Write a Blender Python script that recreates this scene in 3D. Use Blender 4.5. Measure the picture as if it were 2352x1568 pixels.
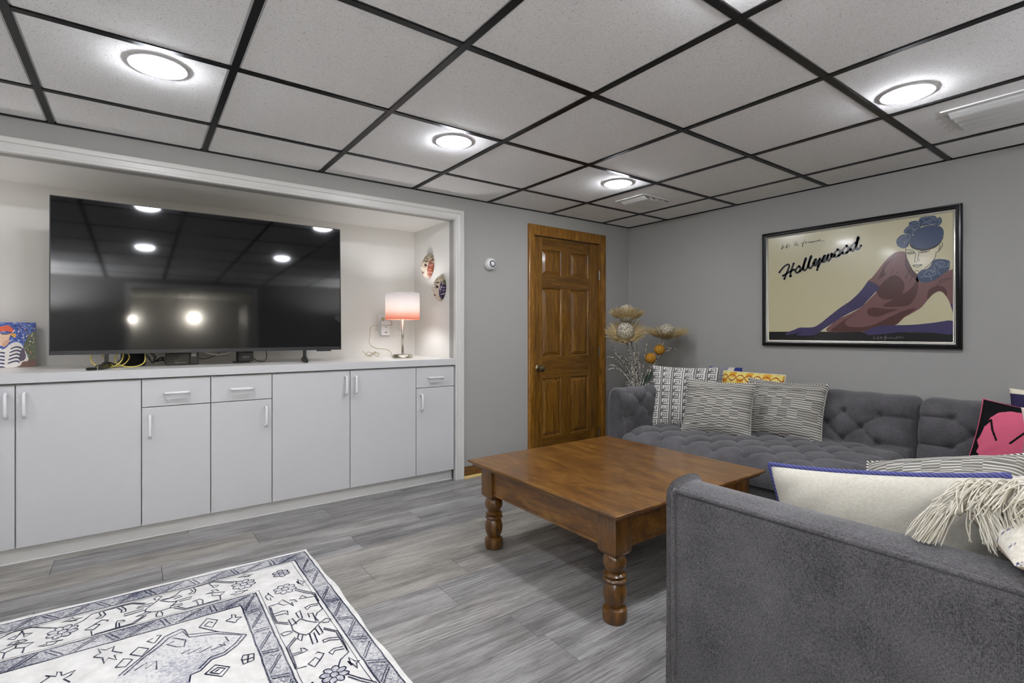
import bpy, bmesh, math, random
import numpy as np
from mathutils import Vector, Matrix

for o in list(bpy.data.objects):
    bpy.data.objects.remove(o, do_unlink=True)
scene = bpy.context.scene
COL = scene.collection
random.seed(7)
RNG = np.random.default_rng(11)

# ------------------------------------------------------------------ camera, world, exposure
YAW = math.radians(53.68)
cam_data = bpy.data.cameras.new('camera')
cam = bpy.data.objects.new('camera', cam_data)
COL.objects.link(cam)
cam.location = (-3.731, -3.218, 1.066)
cam.rotation_euler = (math.radians(90), 0, YAW - math.radians(90))
cam_data.sensor_width = 36.0
cam_data.lens = 1171.5 / 2352 * 36.0
cam_data.shift_y = -20.28 / 2352
cam_data.clip_start = 0.02
scene.camera = cam

world = bpy.data.worlds.new('world')
scene.world = world
world.use_nodes = True
world.node_tree.nodes['Background'].inputs['Color'].default_value = (0.5, 0.5, 0.52, 1)
world.node_tree.nodes['Background'].inputs['Strength'].default_value = 0.05

scene.view_settings.view_transform = 'Standard'
scene.view_settings.look = 'None'
scene.view_settings.exposure = 1.46
scene.view_settings.gamma = 1.0
scene.view_settings.use_curve_mapping = False

CAN_EMIT = 68.0        # luminous lens of the ceiling lights
BULB_EMIT = 44.0       # bulbs of the two table lamps
HALL_EMIT = 230.0
FILL_EMIT = 1850.0     # bulbs of the two fill lamps added unseen behind the camera

HC = 2.0468            # ceiling height
XL, YB = -6.2, -4.75   # far ends of the room (behind the camera)

# ------------------------------------------------------------------ helpers
def lin(h):
    h = h.lstrip('#')
    v = [int(h[i:i + 2], 16) / 255 for i in (0, 2, 4)]
    return tuple(c / 12.92 if c <= .04045 else ((c + .055) / 1.055) ** 2.4 for c in v)

def mat(name, color, rough=.5, metal=0.0, spec=.5, coat=0.0, emit=None, estr=0.0, trans=0.0):
    m = bpy.data.materials.new(name)
    m.use_nodes = True
    b = m.node_tree.nodes['Principled BSDF']
    c = lin(color) if isinstance(color, str) else color
    b.inputs['Base Color'].default_value = (*c, 1)
    b.inputs['Roughness'].default_value = rough
    b.inputs['Metallic'].default_value = metal
    b.inputs['Specular IOR Level'].default_value = spec
    b.inputs['Coat Weight'].default_value = coat
    b.inputs['Coat Roughness'].default_value = .08
    if emit is not None:
        e = lin(emit) if isinstance(emit, str) else emit
        b.inputs['Emission Color'].default_value = (*e, 1)
        b.inputs['Emission Strength'].default_value = estr
    if trans:
        b.inputs['Transmission Weight'].default_value = trans
    return m

class NT:
    """small helper round a material's node tree"""
    def __init__(s, m):
        s.m = m; s.t = m.node_tree; s.b = s.t.nodes['Principled BSDF']
    def n(s, kind, **kw):
        nd = s.t.nodes.new(kind)
        for k, v in kw.items():
            if k in nd.inputs: nd.inputs[k].default_value = v
            else: setattr(nd, k, v)
        return nd
    def l(s, a, b): s.t.links.new(a, b)
    def coords(s, kind='Object', scale=(1, 1, 1), rot=(0, 0, 0)):
        tc = s.n('ShaderNodeTexCoord'); mp = s.n('ShaderNodeMapping')
        mp.inputs['Scale'].default_value = scale
        mp.inputs['Rotation'].default_value = rot
        s.l(tc.outputs[kind], mp.inputs['Vector'])
        return mp.outputs['Vector']
    def noise(s, vec, scale=5, detail=4, rough=.55, dist=0):
        nd = s.n('ShaderNodeTexNoise')
        nd.inputs['Scale'].default_value = scale; nd.inputs['Detail'].default_value = detail
        nd.inputs['Roughness'].default_value = rough; nd.inputs['Distortion'].default_value = dist
        s.l(vec, nd.inputs['Vector'])
        return nd.outputs['Fac']
    def ramp(s, fac, stops):
        r = s.n('ShaderNodeValToRGB'); e = r.color_ramp.elements
        while len(e) < len(stops): e.new(.5)
        for el, (p, c) in zip(e, stops):
            el.position = p
            c = lin(c) if isinstance(c, str) else ((c, c, c) if not hasattr(c, '__len__') else c)
            el.color = (*c, 1)
        s.l(fac, r.inputs['Fac'])
        return r.outputs['Color']
    def mix(s, fac, a, b, mode='MIX'):
        x = s.n('ShaderNodeMix', data_type='RGBA', blend_type=mode)
        for sock, v in ((x.inputs['Factor'], fac), (x.inputs['A'], a), (x.inputs['B'], b)):
            pass
        ins = [i for i in x.inputs if i.enabled]
        for sock, v in zip((x.inputs[0], x.inputs[6], x.inputs[7]), (fac, a, b)):
            if hasattr(v, 'links'): s.l(v, sock)
            elif isinstance(v, str): sock.default_value = (*lin(v), 1)
            elif hasattr(v, '__len__'): sock.default_value = (*v, 1)
            else: sock.default_value = v
        return x.outputs[2]
    def math(s, op, a, b=0.0, c=None):
        x = s.n('ShaderNodeMath', operation=op)
        for sock, v in zip(x.inputs, (a, b, c)):
            if v is None: continue
            if hasattr(v, 'links'): s.l(v, sock)
            else: sock.default_value = v
        return x.outputs[0]
    def color(s, v): s.l(v, s.b.inputs['Base Color'])
    def rough(s, v): s.l(v, s.b.inputs['Roughness'])
    def bump(s, h, strength=.2, dist=.002):
        bp = s.n('ShaderNodeBump'); bp.inputs['Strength'].default_value = strength
        bp.inputs['Distance'].default_value = dist
        s.l(h, bp.inputs['Height']); s.l(bp.outputs['Normal'], s.b.inputs['Normal'])

class MB:
    """collects geometry of ONE mesh"""
    def __init__(s): s.v = []; s.f = []; s.c = []
    def add(s, vs, fs, col=None):
        o = len(s.v); s.v += [tuple(map(float, p)) for p in vs]
        s.f += [tuple(i + o for i in f) for f in fs]
        if col is not None: s.c += [col] * len(vs)
        return s
    def box(s, x0, x1, y0, y1, z0, z1, ch=0.0):
        x0, x1 = sorted((x0, x1)); y0, y1 = sorted((y0, y1)); z0, z1 = sorted((z0, z1))
        if ch <= 0:
            v = [(x, y, z) for z in (z0, z1) for y in (y0, y1) for x in (x0, x1)]
            return s.add(v, [(0, 2, 3, 1), (4, 5, 7, 6), (0, 1, 5, 4), (2, 6, 7, 3), (0, 4, 6, 2), (1, 3, 7, 5)])
        bm = bmesh.new()
        bmesh.ops.create_cube(bm, size=1)
        for q in bm.verts:
            q.co = ((x0 + x1) / 2 + q.co.x * (x1 - x0), (y0 + y1) / 2 + q.co.y * (y1 - y0), (z0 + z1) / 2 + q.co.z * (z1 - z0))
        bmesh.ops.bevel(bm, geom=bm.edges[:], offset=ch, segments=2, profile=.6, affect='EDGES', clamp_overlap=True)
        bm.verts.index_update()
        s.add([q.co[:] for q in bm.verts], [[q.index for q in f.verts] for f in bm.faces])
        bm.free(); return s
    def tube(s, pts, r, n=8, cap=True, closed=False):
        pts = [Vector(p) for p in pts]; m = len(pts)
        rs = r if hasattr(r, '__len__') else [r] * m
        tang = []
        for i in range(m):
            a = pts[(i - 1) % m] if (closed or i > 0) else pts[i]
            b = pts[(i + 1) % m] if (closed or i < m - 1) else pts[i]
            t = (b - a); tang.append(t.normalized() if t.length > 1e-9 else Vector((0, 0, 1)))
        up = Vector((0, 0, 1)) if abs(tang[0].z) < .9 else Vector((1, 0, 0))
        nrm = (up - tang[0] * up.dot(tang[0])).normalized()
        vs = []
        for i in range(m):
            t = tang[i]; nrm = (nrm - t * nrm.dot(t))
            nrm = nrm.normalized() if nrm.length > 1e-6 else t.orthogonal().normalized()
            bi = t.cross(nrm)
            for k in range(n):
                a = 2 * math.pi * k / n
                vs.append(pts[i] + (nrm * math.cos(a) + bi * math.sin(a)) * rs[i])
        fs = []
        for i in range(m if closed else m - 1):
            j = (i + 1) % m
            for k in range(n):
                k2 = (k + 1) % n
                fs.append((i * n + k, i * n + k2, j * n + k2, j * n + k))
        if cap and not closed:
            fs.append(tuple(range(n - 1, -1, -1))); fs.append(tuple((m - 1) * n + k for k in range(n)))
        return s.add(vs, fs)
    def lathe(s, prof, c=(0, 0, 0), n=24, axis='z'):
        vs = []; fs = []
        for r, h in prof:
            for k in range(n):
                a = 2 * math.pi * k / n; p = (r * math.cos(a), r * math.sin(a), h)
                if axis == 'y': p = (p[0], p[2], p[1])
                if axis == 'x': p = (p[2], p[0], p[1])
                vs.append((p[0] + c[0], p[1] + c[1], p[2] + c[2]))
        m = len(prof)
        for i in range(m - 1):
            for k in range(n):
                k2 = (k + 1) % n
                fs.append((i * n + k, i * n + k2, (i + 1) * n + k2, (i + 1) * n + k))
        if prof[0][0] > 1e-5: fs.append(tuple(range(n - 1, -1, -1)))
        if prof[-1][0] > 1e-5: fs.append(tuple((m - 1) * n + k for k in range(n)))
        return s.add(vs, fs)
    def sphere(s, c, r, nu=14, nv=10):
        rr = r if hasattr(r, '__len__') else (r, r, r)
        vs = [(c[0], c[1], c[2] - rr[2])]
        for j in range(1, nv):
            t = math.pi * j / nv - math.pi / 2
            for i in range(nu):
                a = 2 * math.pi * i / nu
                vs.append((c[0] + rr[0] * math.cos(t) * math.cos(a), c[1] + rr[1] * math.cos(t) * math.sin(a), c[2] + rr[2] * math.sin(t)))
        vs.append((c[0], c[1], c[2] + rr[2]))
        fs = []
        for i in range(nu):
            fs.append((0, 1 + (i + 1) % nu, 1 + i)); top = len(vs) - 1
            b = 1 + (nv - 2) * nu; fs.append((top, b + i, b + (i + 1) % nu))
        for j in range(nv - 2):
            for i in range(nu):
                a = 1 + j * nu + i; b = 1 + j * nu + (i + 1) % nu
                fs.append((a, b, b + nu, a + nu))
        return s.add(vs, fs)
    def grid(s, P, col=None):
        """P: array (m,n,3)"""
        m, n = P.shape[:2]; o = len(s.v)
        s.v += [tuple(p) for p in P.reshape(-1, 3).tolist()]
        if col is not None: s.c += [tuple(c) for c in col.reshape(-1, 3).tolist()]
        for i in range(m - 1):
            for j in range(n - 1):
                a = o + i * n + j
                s.f.append((a, a + 1, a + n + 1, a + n))
        return s

ORIGIN = {}
def obj(name, mb, m, parent=None, smooth=False, local=False):
    """links the collected geometry as ONE mesh object; geometry is given in room coordinates unless local"""
    me = bpy.data.meshes.new(name)
    off = ORIGIN.get(parent.name, (0, 0, 0)) if (parent is not None and not local) else (0, 0, 0)
    vs = mb.v if off == (0, 0, 0) else [(a - off[0], b - off[1], c - off[2]) for a, b, c in mb.v]
    me.from_pydata(vs, [], mb.f)
    if mb.c:
        at = me.color_attributes.new('Col', 'FLOAT_COLOR', 'POINT')
        arr = np.ones((len(vs), 4), dtype=np.float32); arr[:, :3] = np.array(mb.c)
        at.data.foreach_set('color', arr.ravel())
    if smooth:
        me.polygons.foreach_set('use_smooth', [True] * len(me.polygons))
        if smooth == 'auto':
            me.set_sharp_from_angle(angle=math.radians(40))
    me.materials.append(m); me.update()
    o = bpy.data.objects.new(name, me); COL.objects.link(o)
    if parent is not None:
        o.parent = parent; ORIGIN[o.name] = off
    else: ORIGIN[o.name] = (0, 0, 0)
    return o

def inst(name, mesh, parent, loc=(0, 0, 0), rot=(0, 0, 0), scale=(1, 1, 1)):
    """a piece sharing mesh data; loc in room coordinates"""
    o = bpy.data.objects.new(name, mesh); COL.objects.link(o)
    off = (0, 0, 0)
    if parent is not None:
        o.parent = parent; off = ORIGIN.get(parent.name, (0, 0, 0))
    o.location = [a - b for a, b in zip(loc, off)]; o.rotation_euler = rot; o.scale = scale
    ORIGIN[o.name] = tuple(loc)
    return o

def mesh_of(name, mb, m, smooth=False):
    me = bpy.data.meshes.new(name); me.from_pydata(mb.v, [], mb.f)
    if smooth: me.polygons.foreach_set('use_smooth', [True] * len(me.polygons))
    if smooth == 'auto': me.set_sharp_from_angle(angle=math.radians(40))
    me.materials.append(m); me.update(); return me

def thing(name, label, cat, loc=(0, 0, 0), group=None):
    o = bpy.data.objects.new(name, None); COL.objects.link(o)
    o.location = loc; o.empty_display_size = .1
    ORIGIN[o.name] = tuple(loc)
    tag(o, label, cat, group); return o
def tag(o, label, cat, group=None):
    o['label'] = label; o['category'] = cat
    if group: o['group'] = group
    return o
def struct(o, label=None, cat=None):
    o['kind'] = 'structure'
    if label: o['label'] = label
    if cat: o['category'] = cat
    return o

def smooth_line(pts, n=4, closed=False):
    P = [np.array(p, float) for p in pts]; m = len(P); out = []
    rng = range(m if closed else m - 1)
    for i in rng:
        p0 = P[(i - 1) % m] if closed or i > 0 else P[i]
        p1 = P[i]; p2 = P[(i + 1) % m]
        p3 = P[(i + 2) % m] if closed or i + 2 < m else p2
        for k in range(n):
            t = k / n
            out.append(.5 * ((2 * p1) + (-p0 + p2) * t + (2 * p0 - 5 * p1 + 4 * p2 - p3) * t * t + (-p0 + 3 * p1 - 3 * p2 + p3) * t ** 3))
    if not closed: out.append(P[-1])
    return [tuple(p) for p in out]

def ribbon2d(pts, w, put, mb, caps=True):
    """flat stroke of width w along 2-D points; put maps (a,b) to room coordinates"""
    P = [np.array(p, float) for p in pts]; n = len(P)
    L = []; R = []
    for i in range(n):
        t = P[min(i + 1, n - 1)] - P[max(i - 1, 0)]; ln = np.hypot(*t)
        t = t / ln if ln > 1e-9 else np.array((1., 0.))
        nn = np.array((-t[1], t[0])) * w / 2
        L.append(P[i] + nn); R.append(P[i] - nn)
    vs = [put(*p) for p in L] + [put(*p) for p in R]
    mb.add(vs, [(i, i + 1, n + i + 1, n + i) for i in range(n - 1)])
    if caps:
        for p in (P[0], P[-1]):
            mb.add([put(p[0] + w / 2 * math.cos(k * math.pi / 5), p[1] + w / 2 * math.sin(k * math.pi / 5)) for k in range(10)], [tuple(range(10))])

def text_mesh(txt, size, name, m, align='CENTER'):
    cu = bpy.data.curves.new(name, 'FONT'); cu.body = txt; cu.size = size
    cu.align_x = align; cu.align_y = 'CENTER'; cu.extrude = .0003; cu.resolution_u = 3
    o = bpy.data.objects.new(name + '_tmp', cu); COL.objects.link(o)
    dg = bpy.context.evaluated_depsgraph_get()
    me = bpy.data.meshes.new_from_object(o.evaluated_get(dg))
    bpy.data.objects.remove(o, do_unlink=True)
    me.materials.clear(); me.materials.append(m)
    return me

# ------------------------------------------------------------------ materials
def wall_paint(name, c, bump=.12):
    m = mat(name, c, .75, spec=.25); t = NT(m); v = t.coords()
    t.color(t.mix(t.noise(v, 1.3, 3), c, tuple(min(1, x * 1.07) for x in lin(c))))
    t.bump(t.noise(v, 260, 3), bump, .001)
    return m
M_WALL = wall_paint('grey_wall_paint', '#999894')
M_ALC = wall_paint('cream_wall_paint', '#d3d1cb')
M_HALL = wall_paint('white_hall_paint', '#d8d8d6')

def tile_mat():
    m = mat('mineral_fibre_tile', '#e4e3e1', .9, spec=.15); t = NT(m); v = t.coords('Object')
    vo = t.n('ShaderNodeTexVoronoi', feature='F1'); vo.inputs['Scale'].default_value = 120; vo.inputs['Randomness'].default_value = 1
    t.l(v, vo.inputs['Vector'])
    keep = t.noise(v, 60, 2)
    d = t.math('ADD', vo.outputs['Distance'], t.math('MULTIPLY', keep, .55))
    holes = t.ramp(d, [(.36, 0.0), (.41, 1.0)])
    worm = t.ramp(t.noise(v, 190, 3, .6, .6), [(.36, .80), (.5, 1.0)])
    f = t.math('MULTIPLY', holes, worm)
    t.color(t.mix(f, '#8f8d8a', '#f0efed'))
    t.bump(f, .35, .001)
    return m
M_TILE = tile_mat()
M_TEE = mat('black_metal_grid', '#08080a', .38, .0, .3)
M_WHITE = mat('white_satin_paint', '#d9d9d6', .35)
M_CAB = mat('white_laminate', '#c2c2c2', .38, spec=.4)
_t = NT(M_CAB); _t.bump(_t.noise(_t.coords(), 400, 2), .06, .0006)
M_COUNTER = mat('white_worktop', '#d3d2cd', .3)
_t = NT(M_COUNTER); _t.color(_t.mix(_t.noise(_t.coords(scale=(1, 6, 1)), 5, 4), '#cfccc3', '#dddcd8'))
M_PLASTIC_W = mat('white_plastic', '#dedede', .35)
M_PLASTIC_K = mat('black_plastic', '#0b0b0c', .35)
M_CHROME = mat('brushed_nickel', '#b9b3a6', .25, 1.0)
M_BRASS = mat('aged_brass', '#8f8468', .28, 1.0)

def wood(name, c0, c1, c2, sc=(1, 1, 1), rough=.35, coat=.25, fine=40, bands=7, rnd=False):
    m = mat(name, c1, rough, coat=coat); t = NT(m)
    tc = t.n('ShaderNodeTexCoord'); mp = t.n('ShaderNodeMapping'); mp.inputs['Scale'].default_value = sc
    src = tc.outputs['Object']
    if rnd:
        oi = t.n('ShaderNodeObjectInfo')
        ad = t.n('ShaderNodeVectorMath', operation='ADD')
        cmb = t.n('ShaderNodeCombineXYZ')
        for k, f in zip('XYZ', (37., 53., 11.)): t.l(t.math('MULTIPLY', oi.outputs['Random'], f), cmb.inputs[k])
        t.l(src, ad.inputs[0]); t.l(cmb.outputs[0], ad.inputs[1]); src = ad.outputs[0]
    t.l(src, mp.inputs['Vector']); v = mp.outputs['Vector']
    a = t.noise(v, bands, 5, .6, .7); b = t.noise(v, fine, 4, .65, .3)
    f = t.math('ADD', t.math('MULTIPLY', a, .62), t.math('MULTIPLY', b, .38))
    col = t.ramp(f, [(.36, c0), (.5, c1), (.64, c2)])
    t.color(col); t.bump(b, .12, .001)
    return m, t, f, col
M_TABLE, *_ = wood('walnut_stained_wood', '#4a2d0b', '#684317', '#835c24', (3, .7, 3), .3, .3, 30, 6)
M_TLEG, *_ = wood('walnut_stained_turning', '#3a240a', '#5f3d13', '#7e5720', (5, 5, .9), .3, .3, 26, 6)
M_OAKV, *_ = wood('oak_upright_grain', '#4a2f0a', '#6a4611', '#86601f', (7, 7, .6), .36, .2, 22, 6)
M_OAKH, *_ = wood('oak_level_grain', '#452b09', '#634110', '#7d591b', (.6, 7, 7), .36, .2, 22, 6)
M_OAKT, *_ = wood('oak_casing_grain', '#5a3a0c', '#7d5417', '#996c26', (6, 6, .8), .36, .2, 26, 7)
M_SHOE = mat('pale_pine', '#c9ad6c', .5)

def floor_mat():
    m = mat('grey_vinyl_plank', '#8a8886', .45, spec=.35); t = NT(m)
    tc = t.n('ShaderNodeTexCoord'); oi = t.n('ShaderNodeObjectInfo'); cmb = t.n('ShaderNodeCombineXYZ')
    for k, f in zip('XYZ', (37., 53., 11.)): t.l(t.math('MULTIPLY', oi.outputs['Random'], f), cmb.inputs[k])
    ad = t.n('ShaderNodeVectorMath', operation='ADD'); t.l(tc.outputs['Object'], ad.inputs[0]); t.l(cmb.outputs[0], ad.inputs[1])
    def mp(sc):
        q = t.n('ShaderNodeMapping'); q.inputs['Scale'].default_value = sc; t.l(ad.outputs[0], q.inputs['Vector']); return q.outputs['Vector']
    broad = t.noise(mp((1.6, 11, 1)), 1.6, 3, .5, .5)
    streak = t.noise(mp((4.5, 80, 1)), 1.3, 4, .6, .6)
    fine = t.noise(mp((26, 330, 1)), 1.0, 3, .65, .4)
    # growth rings seen as cathedral grain
    wv = t.n('ShaderNodeTexWave', wave_type='RINGS', rings_direction='Z'); wv.inputs['Scale'].default_value = 3.4
    wv.inputs['Distortion'].default_value = 5.5; wv.inputs['Detail'].default_value = 3; wv.inputs['Detail Scale'].default_value = 1.6
    t.l(mp((.55, 5.2, 1)), wv.inputs['Vector'])
    patch = t.ramp(t.noise(mp((1.5, 6, 1)), 1.5, 1, .5, .3), [(.50, 0.0), (.60, 1.0)])
    f = t.math('ADD', t.math('ADD', t.math('MULTIPLY', broad, .42), t.math('MULTIPLY', streak, .28)), t.math('MULTIPLY', fine, .30))
    col = t.ramp(f, [(.36, '#5e5d5b'), (.47, '#807e7c'), (.55, '#989694'), (.66, '#b3b1ae')])
    vein = t.math('MULTIPLY', t.math('MULTIPLY', t.ramp(wv.outputs['Fac'], [(.66, 0.0), (.9, 1.0)]), patch), .32)
    col = t.mix(vein, col, '#c9c7c3')
    tint = t.ramp(oi.outputs['Random'], [(0, '#c9c6c2'), (.3, '#dbd9d7'), (.65, '#eae9e8'), (.9, '#e6dfcf'), (1, '#f4f3f1')])
    c2 = t.mix(1.0, col, tint, 'MULTIPLY')
    hs = t.n('ShaderNodeHueSaturation'); hs.inputs['Value'].default_value = 1.12; hs.inputs['Saturation'].default_value = .75
    t.l(c2, hs.inputs['Color']); t.color(hs.outputs['Color']); t.bump(fine, .15, .001)
    return m
M_FLOOR = floor_mat()

def fabric(name, c0, c1, sc=1.0, bump=.35):
    m = mat(name, c0, .92, spec=.15); t = NT(m)
    m.node_tree.nodes['Principled BSDF'].inputs['Sheen Weight'].default_value = .22
    m.node_tree.nodes['Principled BSDF'].inputs['Sheen Roughness'].default_value = .5
    a = t.noise(t.coords(scale=(180 * sc, 180 * sc, 850 * sc)), 1, 2, .6)
    b = t.noise(t.coords(scale=(820 * sc, 820 * sc, 180 * sc)), 1, 2, .6)
    f = t.math('ADD', t.math('MULTIPLY', a, .5), t.math('MULTIPLY', b, .5))
    g = t.math('ADD', t.math('MULTIPLY', f, .8), t.math('MULTIPLY', t.noise(t.coords(), 7, 2), .2))
    t.color(t.ramp(g, [(.38, c0), (.62, c1)])); t.bump(f, bump, .0012)
    return m
M_SOFA = fabric('charcoal_tweed', '#272628', '#686668')
M_BUTTON = fabric('charcoal_button_cloth', '#3a3a3d', '#5d5d62')

def cloth_attr(name, rough=.9, sc=900):
    m = mat(name, '#ffffff', rough, spec=.15); t = NT(m)
    a = t.n('ShaderNodeVertexColor', layer_name='Col')
    n = t.noise(t.coords(), sc, 2, .6)
    t.color(t.mix(1.0, a.outputs['Color'], t.ramp(n, [(.3, .78), (.7, 1.0)]), 'MULTIPLY'))
    t.bump(n, .3, .001)
    return m
M_CLOTH = cloth_attr('printed_cloth')
M_PAINTED = cloth_attr('hand_painted', .45, 300)
POSTER_SHAPES=[('ink',0,[(1.3285,1.073),(1.9325,1.0721),(2.3777,1.0649),(2.3777,1.013),(1.3285,1.0074)]),('dress',1,[(2.1505,1.5483),(2.1268,1.557),(2.1002,1.5546),(2.0678,1.5329),(2.0348,1.4944),(2.0013,1.4454),(1.9729,1.4083),(1.9528,1.386),(2.0154,1.3423),(1.9957,1.314),(1.9672,1.2826),(1.9383,1.2507),(1.9031,1.2186),(1.843,1.1832),(1.7811,1.1536),(1.7495,1.1263),(1.7174,1.0738),(1.9325,1.0734),(1.9672,1.09),(2.0949,1.1098),(2.1268,1.1464),(2.1687,1.1739),(2.2096,1.2008),(2.2297,1.2187),(2.2545,1.2547),(2.2791,1.2871),(2.3081,1.3036),(2.3271,1.2932),(2.346,1.262),(2.3601,1.2241),(2.3749,1.177),(2.3749,1.4035),(2.3554,1.4204),(2.3176,1.415),(2.2791,1.4187),(2.2297,1.4234),(2.2096,1.4254),(2.1892,1.4273),(2.1738,1.4729),(2.1557,1.5191)]),('dress_dark',2,[(2.0733,1.4126),(2.1109,1.4092),(2.1374,1.3751),(2.1452,1.3427),(2.1347,1.3021),(2.1687,1.3221),(2.1943,1.3579),(2.2045,1.4009),(2.2121,1.369),(2.2096,1.3256),(2.1994,1.2825),(2.179,1.2459),(2.1479,1.2252),(2.0321,1.2281),(2.0841,1.2685),(2.0404,1.2708),(2.0126,1.2933),(1.9985,1.3237),(2.0069,1.3396),(2.0348,1.3768)]),('dress_dark',2,[(1.9499,1.2035),(1.9615,1.2197),(1.99,1.2232),(2.0459,1.2132),(2.1109,1.2075),(2.0678,1.1897),(2.0182,1.1683),(1.9786,1.168),(1.9528,1.1834)]),('dress_dark',2,[(1.7463,1.0744),(1.7748,1.112),(1.8123,1.1426),(1.8612,1.1724),(1.8972,1.1884),(1.843,1.1558),(1.8247,1.1355),(1.8277,1.1197),(1.843,1.1078),(1.8733,1.1021),(1.9383,1.1035),(2.0013,1.1227),(2.0624,1.1575),(2.1374,1.197),(2.1994,1.2105),(2.1687,1.1802),(2.1479,1.165),(2.0949,1.1136),(1.9729,1.0952),(1.9325,1.0741)]),('dress_dark',2,[(2.2545,1.2608),(2.2595,1.3098),(2.2791,1.3299),(2.3081,1.3351),(2.3319,1.3243),(2.3437,1.3012),(2.3413,1.2743),(2.3271,1.2963),(2.3081,1.3066),(2.2839,1.2947)]),('dress_dark',2,[(2.1479,1.4757),(2.1557,1.5065),(2.179,1.4472),(2.2096,1.4067),(2.2146,1.3626),(2.1892,1.3897),(2.1738,1.4131)]),('dress_dark',2,[(2.0814,1.5183),(2.0459,1.4867),(2.0265,1.4495),(2.0098,1.3986),(2.0459,1.4216),(2.0404,1.4481),(2.0525,1.4795)]),('glove',3,[(1.9557,1.3898),(1.9843,1.3756),(2.0165,1.3468),(1.99,1.3144),(1.9499,1.2668),(1.9149,1.2282),(1.8612,1.1997),(1.7937,1.1603),(1.7431,1.1229),(1.6913,1.088),(1.6516,1.056),(1.6111,1.0458),(1.5279,1.0469),(1.5223,1.0557),(1.563,1.0668),(1.5279,1.0631),(1.4706,1.0496),(1.4436,1.054),(1.4597,1.069),(1.5066,1.0868),(1.542,1.1013),(1.5975,1.1009),(1.6382,1.1063),(1.6781,1.1309),(1.7303,1.1758),(1.7999,1.2328),(1.843,1.2619),(1.8793,1.2941),(1.909,1.3262),(1.9325,1.3582)]),('glove',3,[(1.9255,1.0667),(1.9615,1.088),(2.0069,1.1062),(2.0733,1.1113),(2.179,1.1126),(2.2791,1.123),(2.3758,1.1328),(2.3758,1.0577),(2.2791,1.0654),(2.1268,1.0686),(2.0514,1.0589),(1.9557,1.0501),(1.9441,1.06)]),('glove',3,[(2.3591,1.2266),(2.3749,1.2235),(2.3749,1.1758)]),('face',4,[(2.1479,1.5835),(2.152,1.5322),(2.1661,1.4863),(2.1815,1.4482),(2.202,1.4149),(2.2171,1.4153),(2.2397,1.438),(2.2693,1.4626),(2.2926,1.4937),(2.3023,1.5382),(2.3186,1.5512),(2.3248,1.5715),(2.32,1.5855),(2.3081,1.589),(2.2297,1.5972)]),('ink',5,[(2.1728,1.6021),(2.1738,1.58),(2.1918,1.5618),(2.2247,1.5494),(2.2545,1.5474),(2.2888,1.557),(2.3105,1.5766),(2.3271,1.6135),(2.2791,1.5901),(2.2096,1.5876)]),('hat',6,[(2.1738,1.5989),(2.1754,1.6207),(2.1892,1.65),(2.2171,1.6799),(2.2545,1.691),(2.2936,1.6869),(2.32,1.6703),(2.33,1.6432),(2.3262,1.6106),(2.309,1.5828),(2.2791,1.5656),(2.2496,1.5573),(2.2146,1.562),(2.1892,1.5779)]),('petal',7,[(2.1056,1.6021),(2.1045,1.6279),(2.1162,1.6453),(2.1321,1.6557),(2.1531,1.6556),(2.1738,1.6568),(2.1861,1.6348),(2.1815,1.6103),(2.1687,1.5996),(2.1609,1.5817),(2.1374,1.5741),(2.1162,1.5846)]),('petal',7,[(2.14,1.6672),(2.1479,1.6913),(2.1661,1.7072),(2.1661,1.723),(2.1892,1.7297),(2.2121,1.7244),(2.2257,1.7096),(2.2222,1.6853),(2.2045,1.6664),(2.1841,1.6495),(2.1635,1.6559)]),('petal',7,[(2.2146,1.7208),(2.2171,1.739),(2.2347,1.7452),(2.2595,1.7456),(2.2888,1.7414),(2.3009,1.727),(2.3128,1.7309),(2.3224,1.705),(2.3081,1.6832),(2.2791,1.693),(2.2496,1.6931),(2.2247,1.6942)]),('petal',7,[(2.207,1.3975),(2.2096,1.416),(2.2297,1.4359),(2.2496,1.437),(2.2693,1.4565),(2.2791,1.483),(2.2984,1.4899),(2.3271,1.4866),(2.3554,1.4743),(2.3563,1.4503),(2.3531,1.4236),(2.3271,1.402),(2.3081,1.3843),(2.2791,1.3654),(2.2397,1.3594),(2.2171,1.3736)])]
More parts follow.
